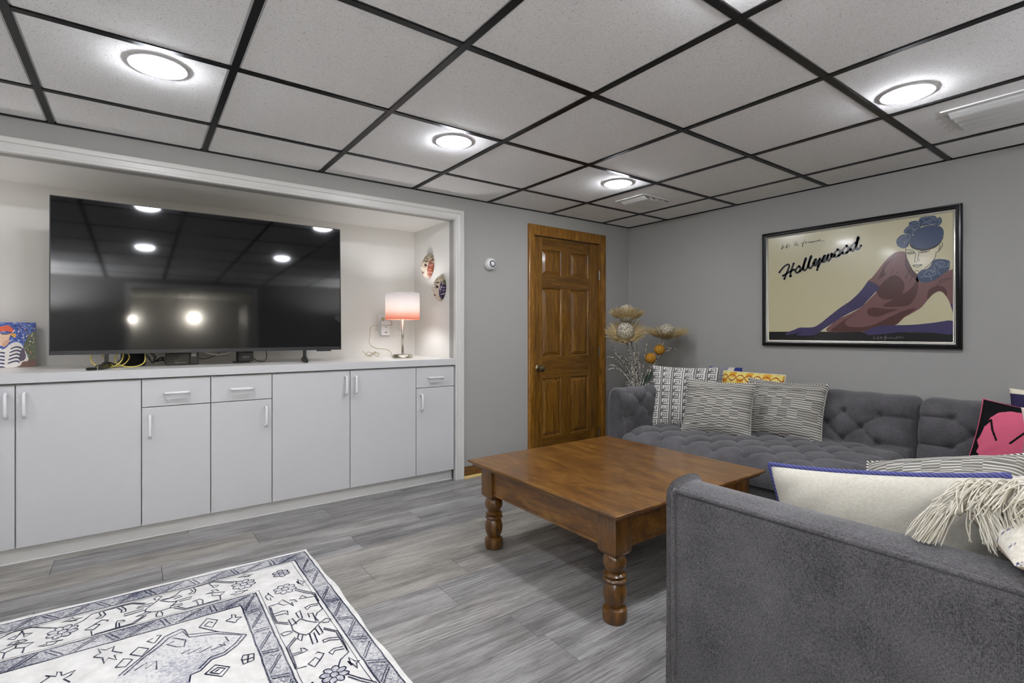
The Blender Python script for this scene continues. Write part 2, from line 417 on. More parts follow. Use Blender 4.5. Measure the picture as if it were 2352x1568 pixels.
POSTER_STROKES=[('cream',0.02059,[(1.4021,1.4981),(1.415,1.5144),(1.4322,1.533),(1.452,1.5469),(1.4675,1.5482),(1.4717,1.5362),(1.4633,1.5125),(1.4492,1.4791),(1.4407,1.4538),(1.4364,1.4489)]),('cream',0.02059,[(1.5022,1.553),(1.4939,1.5295),(1.4856,1.5045),(1.4787,1.4736),(1.4767,1.4622),(1.4842,1.4667)]),('cream',0.02059,[(1.4265,1.4725),(1.452,1.4847),(1.4801,1.4993),(1.505,1.5089)]),('cream',0.02059,[(1.5378,1.5278),(1.5215,1.5153),(1.5146,1.496),(1.5242,1.4837),(1.5378,1.4909),(1.5473,1.5098),(1.5433,1.5258),(1.5378,1.5278)]),('cream',0.02059,[(1.5419,1.4933),(1.5541,1.5006),(1.5648,1.5109)]),('cream',0.02059,[(1.5621,1.5083),(1.5755,1.5464),(1.5849,1.5735),(1.5809,1.5796),(1.5715,1.5525),(1.5662,1.5248),(1.5675,1.5021),(1.5769,1.4956),(1.5888,1.5084),(1.5994,1.5256)]),('cream',0.02059,[(1.5968,1.5202),(1.6087,1.5567),(1.6192,1.5834),(1.6152,1.5909),(1.606,1.5654),(1.5994,1.5354),(1.6021,1.5127),(1.6126,1.5066),(1.6244,1.5215),(1.6335,1.5373)]),('cream',0.02059,[(1.6322,1.5402),(1.64,1.5615),(1.649,1.566),(1.6426,1.5474),(1.6361,1.5314),(1.6426,1.5224),(1.6568,1.5402),(1.6747,1.5713),(1.667,1.5419),(1.6593,1.5096),(1.6555,1.4906)]),('cream',0.02059,[(1.6619,1.5121),(1.6747,1.5355),(1.6874,1.5533)]),('cream',0.02059,[(1.6849,1.5481),(1.695,1.5771),(1.7038,1.5856),(1.6963,1.5633),(1.692,1.5446),(1.7013,1.5408),(1.7151,1.5638),(1.7256,1.5898),(1.7201,1.5632),(1.7196,1.5497),(1.7288,1.5459),(1.7412,1.5661),(1.7479,1.5965),(1.7449,1.5711),(1.7572,1.571),(1.7646,1.5822)]),('cream',0.02059,[(1.7816,1.6123),(1.7646,1.5957),(1.7597,1.5774),(1.7695,1.5655),(1.784,1.5718),(1.7956,1.5918),(1.7913,1.6084),(1.7816,1.6123)]),('cream',0.02059,[(1.7865,1.5715),(1.7985,1.5781),(1.8105,1.5899)]),('cream',0.02059,[(1.8343,1.6293),(1.8153,1.6133),(1.8081,1.5929),(1.8177,1.5805),(1.8319,1.5872),(1.8444,1.6068),(1.8414,1.623),(1.8343,1.6293)]),('cream',0.02059,[(1.8343,1.5856),(1.8461,1.5933),(1.8578,1.605)]),('cream',0.02059,[(1.8856,1.6432),(1.8671,1.6327),(1.8555,1.6132),(1.8601,1.5968),(1.8706,1.5928),(1.8833,1.6173),(1.8902,1.6373),(1.9017,1.6826),(1.8925,1.637),(1.8902,1.606),(1.8994,1.5977),(1.9108,1.611),(1.9165,1.6232)]),('ink',0.0142,[(1.4021,1.4981),(1.415,1.5144),(1.4322,1.533),(1.452,1.5469),(1.4675,1.5482),(1.4717,1.5362),(1.4633,1.5125),(1.4492,1.4791),(1.4407,1.4538),(1.4364,1.4489)]),('ink',0.0142,[(1.5022,1.553),(1.4939,1.5295),(1.4856,1.5045),(1.4787,1.4736),(1.4767,1.4622),(1.4842,1.4667)]),('ink',0.0142,[(1.4265,1.4725),(1.452,1.4847),(1.4801,1.4993),(1.505,1.5089)]),('ink',0.0142,[(1.5378,1.5278),(1.5215,1.5153),(1.5146,1.496),(1.5242,1.4837),(1.5378,1.4909),(1.5473,1.5098),(1.5433,1.5258),(1.5378,1.5278)]),('ink',0.0142,[(1.5419,1.4933),(1.5541,1.5006),(1.5648,1.5109)]),('ink',0.0142,[(1.5621,1.5083),(1.5755,1.5464),(1.5849,1.5735),(1.5809,1.5796),(1.5715,1.5525),(1.5662,1.5248),(1.5675,1.5021),(1.5769,1.4956),(1.5888,1.5084),(1.5994,1.5256)]),('ink',0.0142,[(1.5968,1.5202),(1.6087,1.5567),(1.6192,1.5834),(1.6152,1.5909),(1.606,1.5654),(1.5994,1.5354),(1.6021,1.5127),(1.6126,1.5066),(1.6244,1.5215),(1.6335,1.5373)]),('ink',0.0142,[(1.6322,1.5402),(1.64,1.5615),(1.649,1.566),(1.6426,1.5474),(1.6361,1.5314),(1.6426,1.5224),(1.6568,1.5402),(1.6747,1.5713),(1.667,1.5419),(1.6593,1.5096),(1.6555,1.4906)]),('ink',0.0142,[(1.6619,1.5121),(1.6747,1.5355),(1.6874,1.5533)]),('ink',0.0142,[(1.6849,1.5481),(1.695,1.5771),(1.7038,1.5856),(1.6963,1.5633),(1.692,1.5446),(1.7013,1.5408),(1.7151,1.5638),(1.7256,1.5898),(1.7201,1.5632),(1.7196,1.5497),(1.7288,1.5459),(1.7412,1.5661),(1.7479,1.5965),(1.7449,1.5711),(1.7572,1.571),(1.7646,1.5822)]),('ink',0.0142,[(1.7816,1.6123),(1.7646,1.5957),(1.7597,1.5774),(1.7695,1.5655),(1.784,1.5718),(1.7956,1.5918),(1.7913,1.6084),(1.7816,1.6123)]),('ink',0.0142,[(1.7865,1.5715),(1.7985,1.5781),(1.8105,1.5899)]),('ink',0.0142,[(1.8343,1.6293),(1.8153,1.6133),(1.8081,1.5929),(1.8177,1.5805),(1.8319,1.5872),(1.8444,1.6068),(1.8414,1.623),(1.8343,1.6293)]),('ink',0.0142,[(1.8343,1.5856),(1.8461,1.5933),(1.8578,1.605)]),('ink',0.0142,[(1.8856,1.6432),(1.8671,1.6327),(1.8555,1.6132),(1.8601,1.5968),(1.8706,1.5928),(1.8833,1.6173),(1.8902,1.6373),(1.9017,1.6826),(1.8925,1.637),(1.8902,1.606),(1.8994,1.5977),(1.9108,1.611),(1.9165,1.6232)]),('ink',0.0022,[(1.415,1.6603),(1.4279,1.6936),(1.4193,1.6656),(1.4293,1.6672),(1.4364,1.6808),(1.4293,1.6818),(1.4207,1.6683)]),('ink',0.0022,[(1.4435,1.6653),(1.4605,1.6992),(1.4506,1.6687),(1.4661,1.671),(1.4773,1.6824),(1.4633,1.6858),(1.452,1.67)]),('ink',0.0022,[(1.516,1.7042),(1.5064,1.6856),(1.5064,1.6776),(1.516,1.6799)]),('ink',0.0022,[(1.5269,1.6927),(1.5174,1.684),(1.5187,1.6767),(1.5283,1.6854),(1.5269,1.677),(1.5351,1.6745)]),('ink',0.0022,[(1.5769,1.7095),(1.5675,1.6912),(1.5581,1.6642),(1.5621,1.6631),(1.5648,1.6802),(1.5541,1.6874),(1.5554,1.6906),(1.5702,1.6823)]),('ink',0.0022,[(1.5769,1.6856),(1.5862,1.6899),(1.5827,1.6932),(1.5777,1.6869),(1.5862,1.6829),(1.5941,1.6888),(1.6021,1.6904),(1.6008,1.6822),(1.61,1.6907),(1.61,1.6823),(1.6192,1.6894),(1.6178,1.6812),(1.6283,1.6894),(1.627,1.6813),(1.6374,1.6909),(1.6361,1.6814),(1.6465,1.691),(1.6465,1.6827),(1.6555,1.6924),(1.6542,1.6843),(1.6619,1.6874),(1.6747,1.6938),(1.6696,1.6964),(1.6632,1.6899),(1.6721,1.6845),(1.6874,1.6837),(1.7013,1.6825)]),('silver',0.0016,[(1.99,1.0469),(1.9843,1.027),(1.9985,1.0338)]),('silver',0.0016,[(2.0098,1.045),(2.0041,1.0272),(2.0182,1.0339),(2.0265,1.0405),(2.0237,1.0294),(2.0376,1.036),(2.0514,1.0472),(2.0431,1.0211),(2.0541,1.0342),(2.0678,1.0311),(2.0787,1.0363),(2.0895,1.03),(2.1056,1.0314)]),('silver',0.0016,[(2.1056,1.043),(2.1029,1.0327),(2.1136,1.0379),(2.1189,1.043),(2.1242,1.0329),(2.1321,1.0412),(2.14,1.033)]),('petal_line',0.0026,[(2.108,1.6191),(2.1256,1.6407),(2.1455,1.6467),(2.1677,1.6553),(2.1726,1.6366),(2.1628,1.6142)]),('petal_line',0.0026,[(2.1193,1.6205),(2.1381,1.6418),(2.1579,1.6329),(2.1529,1.6036),(2.1306,1.5947),(2.1206,1.6173)]),('petal_line',0.0026,[(2.1331,1.6245),(2.1455,1.6287),(2.1505,1.616),(2.1381,1.6057),(2.1331,1.6245)]),('petal_line',0.0026,[(2.1405,1.6174),(2.148,1.6118),(2.143,1.602)]),('petal_line',0.0026,[(2.108,1.6069),(2.1231,1.5836),(2.148,1.5863)]),('petal_line',0.0026,[(2.143,1.6652),(2.1628,1.695),(2.1823,1.7125),(2.2113,1.7194),(2.2208,1.7059),(2.2017,1.6796),(2.1823,1.659)]),('petal_line',0.0026,[(2.1726,1.6993),(2.1968,1.7012),(2.216,1.7097)]),('petal_line',0.0026,[(2.1652,1.6886),(2.1872,1.6879),(2.1968,1.6715)]),('petal_line',0.0026,[(2.1799,1.6772),(2.1872,1.6879),(2.192,1.6782),(2.1847,1.6735)]),('petal_line',0.0026,[(2.216,1.7333),(2.235,1.7387),(2.2655,1.739),(2.2909,1.7286)]),('petal_line',0.0026,[(2.235,1.7329),(2.2445,1.7136),(2.2632,1.7191),(2.2817,1.7274),(2.2955,1.7105)]),('petal_line',0.0026,[(2.2279,1.7018),(2.2492,1.7099),(2.2702,1.6975),(2.2955,1.696)]),('petal_line',0.0026,[(2.2539,1.7178),(2.2702,1.712),(2.2794,1.7191)]),('petal_line',0.0026,[(2.2955,1.7278),(2.3137,1.7101),(2.3046,1.6916)]),('petal_line',0.0026,[(2.2398,1.4125),(2.2678,1.4303),(2.2955,1.4102),(2.2771,1.3975),(2.2445,1.3945),(2.2398,1.4125)]),('petal_line',0.0026,[(2.2585,1.4108),(2.2702,1.3981)]),('petal_line',0.0026,[(2.2702,1.4271),(2.2817,1.4086)]),('petal_line',0.0026,[(2.2932,1.4653),(2.3137,1.4746),(2.334,1.4609),(2.3137,1.4459),(2.2932,1.4653)]),('petal_line',0.0026,[(2.316,1.4628),(2.3092,1.4492)]),('petal_line',0.0026,[(2.2208,1.3907),(2.2492,1.397),(2.2725,1.3862),(2.2702,1.3719)]),('petal_line',0.0026,[(2.3046,1.4382),(2.3317,1.4411),(2.3518,1.4419)]),('petal_line',0.0026,[(2.3001,1.4271),(2.3092,1.4061),(2.3137,1.3999)]),('petal_line',0.0026,[(2.2863,1.4487),(2.2909,1.4251),(2.2817,1.4173)]),('petal_line',0.0026,[(2.3518,1.4675),(2.3496,1.445)]),('ink',0.0028,[(2.1492,1.5771),(2.1517,1.5258),(2.1628,1.4915),(2.1823,1.4387),(2.192,1.42),(2.2089,1.4066)]),('ink',0.0028,[(2.1968,1.5381),(2.1993,1.5259),(2.1944,1.4998),(2.1932,1.4896),(2.1993,1.4845),(2.2089,1.4878),(2.2172,1.4898),(2.2184,1.4956),(2.2113,1.4979)]),('ink',0.0028,[(2.216,1.5445),(2.2137,1.5301),(2.2089,1.5011),(2.2077,1.4954)]),('ink',0.0028,[(2.1529,1.5616),(2.1701,1.5609),(2.1872,1.5512),(2.1944,1.5414)]),('ink',0.0028,[(2.1542,1.545),(2.1701,1.5474),(2.192,1.5402),(2.1823,1.5355),(2.1628,1.5379),(2.1542,1.545)]),('ink',0.0028,[(2.1628,1.5424),(2.1799,1.5402)]),('ink',0.0028,[(2.2232,1.5377),(2.235,1.5436),(2.2492,1.5403),(2.2678,1.5437)]),('ink',0.0028,[(2.2208,1.5366),(2.235,1.5362),(2.2539,1.5382)]),('ink',0.0028,[(2.2208,1.5469),(2.2445,1.5482),(2.2702,1.5521)]),('ink',0.0028,[(2.1847,1.4653),(2.1968,1.4705),(2.2065,1.4674),(2.2208,1.4679),(2.2291,1.465),(2.216,1.456),(2.2017,1.4546),(2.1847,1.4653)]),('ink',0.0028,[(2.1872,1.465),(2.2065,1.4624),(2.2279,1.4642)]),('ink',0.0028,[(2.1956,1.4315),(2.2041,1.4336),(2.2137,1.4297)]),('ink',0.0028,[(2.2955,1.5315),(2.2909,1.5032),(2.2817,1.484),(2.2585,1.4574),(2.2398,1.4389)]),('ink',0.0028,[(2.3137,1.5837),(2.3216,1.5798),(2.3227,1.5624),(2.3092,1.5384),(2.3001,1.5309)]),('ink',0.0028,[(2.3069,1.5761),(2.3137,1.5636),(2.3069,1.5444)]),('ink2',0.0024,[(2.1162,1.4407),(2.0678,1.3807),(2.0569,1.3686)]),('ink2',0.0024,[(2.0895,1.4498),(2.0733,1.4191)]),('ink2',0.0024,[(2.1687,1.4419),(2.1479,1.3869)]),('ink2',0.0024,[(2.1841,1.4027),(2.1687,1.3662)]),('ink2',0.0024,[(1.9615,1.3893),(1.99,1.3751),(2.0154,1.3489)]),('ink2',0.0024,[(1.8883,1.3004),(1.9325,1.2845),(1.947,1.267)]),('ink2',0.0024,[(1.8793,1.2907),(1.9267,1.268),(1.9383,1.2574)]),('ink2',0.0024,[(1.8612,1.2747),(1.9149,1.2518),(1.9267,1.2412)]),('ink2',0.0024,[(1.8491,1.2651),(1.9031,1.2321)]),('ink2',0.0024,[(1.8308,1.257),(1.8793,1.2263)]),('ink2',0.0024,[(2.1002,1.5514),(2.0787,1.5154),(2.0569,1.4855)]),('ink2',0.0024,[(2.1531,1.5321),(2.1479,1.4757),(2.1738,1.4099),(2.207,1.4007)]),('ink2',0.0024,[(2.3081,1.3613),(2.3271,1.3718),(2.3647,1.3746)]),('ink2',0.0024,[(2.3033,1.3373),(2.3224,1.3601),(2.3554,1.3694)]),('ink2',0.0024,[(2.2984,1.3316),(2.3009,1.3436)])]
RUG_BORDER=[[(0.2603,0.4635),(0.2633,0.5419),(0.2637,0.6033),(0.228,0.6387)],[(0.2567,0.4765),(0.2581,0.5457),(0.2566,0.5973),(0.2253,0.6269)],[(0.2603,0.4635),(0.2266,0.4619),(0.205,0.44),(0.1882,0.4902),(0.2113,0.4891),(0.2266,0.4619)],[(0.1882,0.4902),(0.1832,0.5149),(0.1802,0.4832),(0.1623,0.4899),(0.1685,0.4702),(0.1838,0.4611)],[(0.2555,0.5329),(0.2245,0.5308),(0.2102,0.5413),(0.2137,0.5715),(0.2207,0.5515),(0.2291,0.5523),(0.2568,0.5495)],[(0.1477,0.3912),(0.1238,0.4322),(0.0933,0.4718),(0.0973,0.5356),(0.0968,0.6043),(0.1211,0.6218),(0.137,0.6492),(0.1332,0.6806)],[(0.1446,0.3781),(0.1187,0.4208),(0.0869,0.465),(0.0928,0.5388)],[(0.0984,0.4907),(0.1271,0.4807),(0.15,0.475),(0.1336,0.4535),(0.1259,0.476)],[(0.0985,0.5561),(0.1265,0.5461),(0.1503,0.5548),(0.1475,0.5773),(0.13,0.5593),(0.1058,0.5666)],[(0.1825,0.6254),(0.1676,0.6553),(0.1422,0.6833),(0.1274,0.6895),(0.1506,0.7138),(0.1772,0.7385),(0.1941,0.7433),(0.212,0.7215),(0.2233,0.6871),(0.2196,0.654),(0.2057,0.6459),(0.1825,0.6254)],[(0.1868,0.6175),(0.1866,0.5737),(0.17,0.5658),(0.1756,0.6305)],[(0.1544,0.6364),(0.1505,0.6052),(0.1352,0.6114),(0.1401,0.6755)],[(0.2196,0.654),(0.2208,0.6068),(0.2085,0.6062),(0.2032,0.6523)],[(0.1285,0.6934),(0.1069,0.6762),(0.0936,0.6955),(0.1079,0.7085),(0.1262,0.6997)],[(0.2275,0.6884),(0.245,0.68),(0.2647,0.6828),(0.258,0.7048),(0.2384,0.7022),(0.225,0.6946)],[(0.212,0.7215),(0.2223,0.7479),(0.2168,0.7726),(0.2023,0.7372)],[(0.1824,0.7433),(0.1893,0.8132),(0.1737,0.8124),(0.1673,0.7458)],[(0.157,0.7226),(0.1547,0.7722),(0.1425,0.764),(0.1417,0.7113)],[(0.1346,0.7435),(0.1034,0.7884),(0.1034,0.827),(0.1044,0.9266),(0.1387,0.95),(0.1558,0.9804)],[(0.1304,0.7359),(0.0962,0.785),(0.0974,0.8271),(0.105,0.9146)],[(0.227,0.736),(0.2654,0.781),(0.2676,0.8625),(0.2693,0.9144),(0.2353,0.9185)],[(0.2255,0.7455),(0.2604,0.7863),(0.2616,0.8596),(0.2642,0.9077)],[(0.1066,0.8246),(0.1337,0.8089),(0.1555,0.8095),(0.1545,0.8265),(0.1377,0.8225),(0.1093,0.8393)],[(0.1107,0.8869),(0.1389,0.8779),(0.1581,0.8909),(0.1526,0.9101),(0.1397,0.8929),(0.1117,0.9019)],[(0.2588,0.8396),(0.2263,0.8407),(0.2122,0.8358),(0.2185,0.8171),(0.228,0.8101),(0.2294,0.8308),(0.2581,0.8288)],[(0.23,0.9118),(0.203,0.8917),(0.1918,0.911),(0.216,0.9396),(0.23,0.9118)],[(0.1918,0.911),(0.173,0.8876),(0.1886,0.8662),(0.1955,0.871)],[(0.1234,0.3177),(0.1206,0.3448),(0.1142,0.299),(0.1035,0.3324),(0.0901,0.3358),(0.1041,0.3445),(0.1087,0.372),(0.1153,0.3424),(0.1234,0.3177)],[(0.2562,0.3747),(0.2412,0.3631),(0.243,0.3503),(0.2346,0.3849),(0.229,0.4003),(0.2431,0.3955),(0.244,0.4223),(0.2533,0.4045),(0.2562,0.3747)]]
RUG_FIELD=[[(0.3618,0.6189),(0.4424,0.5353),(0.528,0.4967),(0.535,0.4549),(0.5441,0.442),(0.5931,0.4609),(0.6175,0.5009),(0.645,0.5356),(0.6879,0.5865),(0.7159,0.6236)],[(0.376,0.6109),(0.4439,0.5489),(0.5246,0.5172),(0.5404,0.4633),(0.5843,0.4791),(0.6089,0.5184),(0.654,0.5607),(0.7037,0.6278)],[(0.3618,0.6189),(0.3939,0.6652),(0.437,0.6992),(0.4747,0.7028),(0.5103,0.7463),(0.5366,0.7506),(0.5435,0.7869)],[(0.3765,0.6141),(0.4021,0.6535),(0.44,0.6842),(0.4778,0.6881),(0.5135,0.7323)],[(0.5706,0.4892),(0.5348,0.5272),(0.5421,0.5675),(0.5647,0.5565),(0.5906,0.5206),(0.5672,0.515)],[(0.4232,0.5858),(0.4181,0.6247),(0.4329,0.6252),(0.4281,0.6457),(0.4476,0.6258)],[(0.6159,0.4382),(0.6019,0.4424),(0.6217,0.4864),(0.644,0.4586),(0.6255,0.4489)],[(0.6885,0.5143),(0.6667,0.4815),(0.6402,0.512),(0.6582,0.5472),(0.6885,0.5143)],[(0.7274,0.5673),(0.7054,0.5281),(0.6839,0.549),(0.7004,0.5822),(0.7274,0.5673)],[(0.4913,0.4682),(0.4612,0.4186),(0.4309,0.4543),(0.4535,0.4961),(0.476,0.4668),(0.4588,0.447),(0.4474,0.462)],[(0.4913,0.4682),(0.4424,0.5353)],[(0.5016,0.7717),(0.4697,0.7419),(0.4331,0.7787),(0.4602,0.8161),(0.5016,0.7717)],[(0.4864,0.7734),(0.4649,0.7602),(0.4468,0.7785),(0.4646,0.797),(0.4864,0.7734)],[(0.4736,0.778),(0.4618,0.7723)],[(0.4074,0.4782),(0.3872,0.4663),(0.3839,0.4414),(0.3724,0.4567),(0.3774,0.4735),(0.3569,0.4818),(0.3751,0.4953),(0.38,0.5115),(0.3912,0.4967),(0.4074,0.4782)],[(0.3979,0.7593),(0.3901,0.739),(0.3604,0.7502),(0.3666,0.7874),(0.3977,0.7898),(0.3979,0.7593)],[(0.3771,0.7485),(0.3845,0.7895)],[(0.3964,0.7655),(0.364,0.7718)],[(0.7851,0.4591),(0.767,0.446),(0.7771,0.4114),(0.7567,0.4373),(0.7334,0.4269),(0.7368,0.4574),(0.7103,0.4876),(0.7317,0.4879),(0.7244,0.5244),(0.7462,0.4929),(0.7555,0.5218),(0.7612,0.4818),(0.7851,0.4591)],[(0.5538,0.608),(0.5303,0.5983),(0.5368,0.6259),(0.4986,0.6106),(0.5056,0.6381),(0.4665,0.6231),(0.4735,0.6455),(0.4297,0.6389)],[(0.6794,0.622),(0.6458,0.5975),(0.6504,0.6336),(0.6202,0.6061),(0.6214,0.6549)],[(0.9077,0.5264),(0.8897,0.5051),(0.8988,0.489),(0.8719,0.5135),(0.8728,0.4846),(0.862,0.4973),(0.8582,0.5189),(0.8262,0.5092),(0.8379,0.5339),(0.8524,0.5417),(0.8347,0.5728)]]

# ------------------------------------------------------------------ floor
fl = struct(obj('floor', MB().box(XL - .1, .1, YB - 1.9, .75, -.08, -.006), mat('subfloor', '#3a3936', .8)))
PW, PL = .181, 1.22
first = {0: -2.823, 1: -3.232, 2: -3.641, 3: -2.828, 4: -3.42, 5: -2.905, 6: -3.76, 7: -2.71, 8: -3.3}
row = -1
while True:
    yt = -.02 - PW * row; yb_ = yt - PW
    if yt < YB - 1.6: break
    st = first.get(row, -3.3 + random.uniform(-.6, .6))
    x = st
    while x > XL: x -= PL
    while x < 0:
        a, b = max(x, XL), min(x + PL, 0.0); x += PL
        if b - a < .02: continue
        cx, cy = (a + b) / 2, (yt + yb_) / 2
        hx, hy = (b - a) / 2 - .0006, PW / 2 - .0006
        mb = MB()
        e = .0012
        vs = [(-hx, -hy, -.006), (hx, -hy, -.006), (hx, hy, -.006), (-hx, hy, -.006),
              (-hx, -hy, -e), (hx, -hy, -e), (hx, hy, -e), (-hx, hy, -e),
              (-hx + e, -hy + e, 0), (hx - e, -hy + e, 0), (hx - e, hy - e, 0), (-hx + e, hy - e, 0)]
        fs = [(8, 9, 10, 11)] + [(i, (i + 1) % 4, 4 + (i + 1) % 4, 4 + i) for i in range(4)] + [(4 + i, 4 + (i + 1) % 4, 8 + (i + 1) % 4, 8 + i) for i in range(4)]
        mb.add(vs, fs)
        o = obj('floor_plank', mb, M_FLOOR, fl, local=True); o.location = (cx, cy, 0)
    row += 1

# ------------------------------------------------------------------ walls
AX0, AX1, AY, AZ = -4.955, -1.868, .69, 1.9     # alcove
w = MB()
w.box(XL, AX0, 0, .1, 0, HC + .1); w.box(AX0, AX1, 0, .1, 1.888, HC + .1); w.box(AX1, -1.15, 0, .1, 0, HC + .1)
w.box(-1.15, -.384, 0, .1, 1.857, HC + .1); w.box(-.384, .1, 0, .1, 0, HC + .1)
struct(obj('wall_left', w, M_WALL))
struct(obj('wall_right', MB().box(0, .1, YB - .1, 0, 0, HC + .1), M_WALL))
OPX0, OPX1, OPZ = -3.8, -2.34, 1.93
w = MB()
w.box(XL, OPX0, YB - .1, YB, 0, HC + .1); w.box(OPX0, OPX1, YB - .1, YB, OPZ, HC + .1); w.box(OPX1, 0, YB - .1, YB, 0, HC + .1)
struct(obj('wall_back', w, M_WALL))
struct(obj('wall_far', MB().box(XL - .1, XL, YB - .1, .1, 0, HC + .1), M_WALL))
struct(obj('wall_alcove_back', MB().box(AX0 - .1, AX1 + .1, AY, AY + .08, 0, AZ + .1), M_ALC))
struct(obj('wall_alcove_right', MB().box(AX1, AX1 + .06, .1, AY, 0, AZ + .08), M_ALC))
struct(obj('wall_alcove_left', MB().box(AX0 - .06, AX0, .1, AY, 0, AZ + .08), M_ALC))
struct(obj('ceiling_alcove', MB().box(AX0, AX1, .1, AY, AZ, AZ + .08), M_ALC))
# hall behind the opening at the back of the room (seen in the television's reflection)
HY = YB - 1.7
w = MB(); w.box(-4.3, -1.8, HY - .08, HY, 0, HC + .1)
struct(obj('wall_hall_end', w, M_HALL))
struct(obj('wall_hall_left', MB().box(-4.38, -4.3, HY - .08, YB - .1, 0, HC + .1), M_HALL))
struct(obj('wall_hall_right', MB().box(-1.8, -1.72, HY - .08, YB - .1, 0, HC + .1), M_HALL))
struct(obj('ceiling_hall', MB().box(-4.3, -1.8, HY, YB - .1, 1.99, HC + .1), M_HALL))

# ------------------------------------------------------------------ suspended ceiling
ceil = struct(obj('ceiling', MB().box(XL, 0, YB, 0, HC + .05, HC + .12), mat('plenum_dark', '#202020', .9)))
gx = [-.3623 - .61526 * k for k in range(0, 12)]
gy = [-.4297 - .6405 * k for k in range(0, 9)]
xs = [0.0] + [g for g in gx if g > XL + .05] + [XL]
ys = [0.0] + [g for g in gy if g > YB + .05] + [YB]
TW = .0125   # half width of a tee
def tile(x0, x1, y0, y1):
    cx, cy = (x0 + x1) / 2, (y0 + y1) / 2; hx, hy = (x0 - x1) / 2, (y0 - y1) / 2
    z0 = HC + .004; r = .006
    mb = MB()
    vs = []
    for (ix, iy, zz) in ((0, 0, z0 + .016), (0, 0, z0 + .006), (r + TW, r + TW, z0 + .006), (r + TW, r + TW, z0 + .0012), (r + TW + .0012, r + TW + .0012, z0)):
        a, b = hx - ix, hy - iy
        vs += [(-a, -b, zz), (a, -b, zz), (a, b, zz), (-a, b, zz)]
    fs = [(3, 2, 1, 0), (16, 17, 18, 19)]
    for L_ in range(4):
        for i in range(4):
            fs.append((L_ * 4 + i, L_ * 4 + (i + 1) % 4, L_ * 4 + 4 + (i + 1) % 4, L_ * 4 + 4 + i))
    mb.add(vs, fs)
    o = obj('ceiling_tile', mb, M_TILE, ceil, local=True); o.location = (cx, cy, 0)
for i in range(len(xs) - 1):
    for j in range(len(ys) - 1):
        tile(xs[i], xs[i + 1], ys[j], ys[j + 1])
for g in xs[1:-1]:
    mb = MB().box(g - TW, g + TW, YB, 0, HC, HC + .004)
    obj('main_tee', mb, M_TEE, ceil)
for g in ys[1:-1]:
    for i in range(len(xs) - 1):
        mb = MB().box(xs[i + 1] + TW, xs[i] - TW, g - TW, g + TW, HC + .0006, HC + .0044)
        obj('cross_tee', mb, M_TEE, ceil)
obj('wall_angle', MB().box(XL, 0, -.016, 0, HC - .001, HC + .012), M_TEE, ceil)
obj('wall_angle', MB().box(-.008, 0, YB, 0, HC - .001, HC + .012), M_TEE, ceil)

# ------------------------------------------------------------------ alcove casing, baseboards, toe board
def casing(mb, corners, prof, y0):
    """corners: (x, z, outward x, outward z); profile: (offset outward, proud of the wall)"""
    n = len(prof); vs = []
    for (x, z, ox, oz) in corners:
        vs += [(x + ox * a, y0 - b, z + oz * a) for a, b in prof]
    fs = []
    for i in range(len(corners) - 1):
        for k in range(n - 1):
            fs.append((i * n + k, i * n + k + 1, (i + 1) * n + k + 1, (i + 1) * n + k))
    fs.append(tuple(range(n))); fs.append(tuple((len(corners) - 1) * n + k for k in range(n - 1, -1, -1)))
    return mb.add(vs, fs)
prof = [(0, -.02), (0, .010), (.006, .014), (.012, .014), (.016, .010), (.040, .011), (.044, .017), (.054, .019), (.060, .022), (.066, .020), (.066, -.0)]
struct(obj('trim_1', casing(MB(), [(-1.878, 0, 1, 0), (-1.878, 1.884, 1, 1), (-4.945, 1.884, -1, 1), (-4.945, 0, -1, 0)], prof, 0), mat('casing_white_paint', '#c9c8c3', .35), smooth='auto'))
bb = MB()
def board(mb, x0, x1, h=.085):
    pr = [(0, 0), (-.011, 0), (-.011, h - .022), (-.008, h - .016), (-.009, h - .008), (-.004, h), (0, h)]
    mb.add([(x0, a, b) for a, b in pr] + [(x1, a, b) for a, b in pr],
           [(k, k + 1, 7 + k + 1, 7 + k) for k in range(6)] + [tuple(range(6, -1, -1)), tuple(range(7, 14))])
board(bb, -1.811, -1.211); board(bb, -.324, -.0)
b1 = struct(obj('baseboard_left', bb, M_OAKH))
sh = MB()
for (a, b) in ((-1.811, -1.211), (-.324, -.02)):
    pr = [(-.011, 0), (-.026, 0), (-.025, .007), (-.02, .014), (-.011, .018)]
    sh.add([(a, p, q) for p, q in pr] + [(b, p, q) for p, q in pr], [(k, k + 1, 6 + k, 5 + k) for k in range(4)] + [tuple(range(4, -1, -1)), tuple(range(5, 10))])
obj('shoe_moulding', sh, M_SHOE, b1)
struct(obj('baseboard_right', MB().box(-.011, 0, YB, -.012, 0, .085, .002), M_OAKH))
tk = MB(); tk.box(AX0 + .002, AX1 - .012, .045, .057, 0, .078)
struct(obj('trim_2', tk, M_WHITE))
struct(obj('trim_3', MB().box(AX0 + .01, -1.879, .036, .045, 0, .007, .002), mat('caulk_strip_white', '#e6e6e4', .4)))

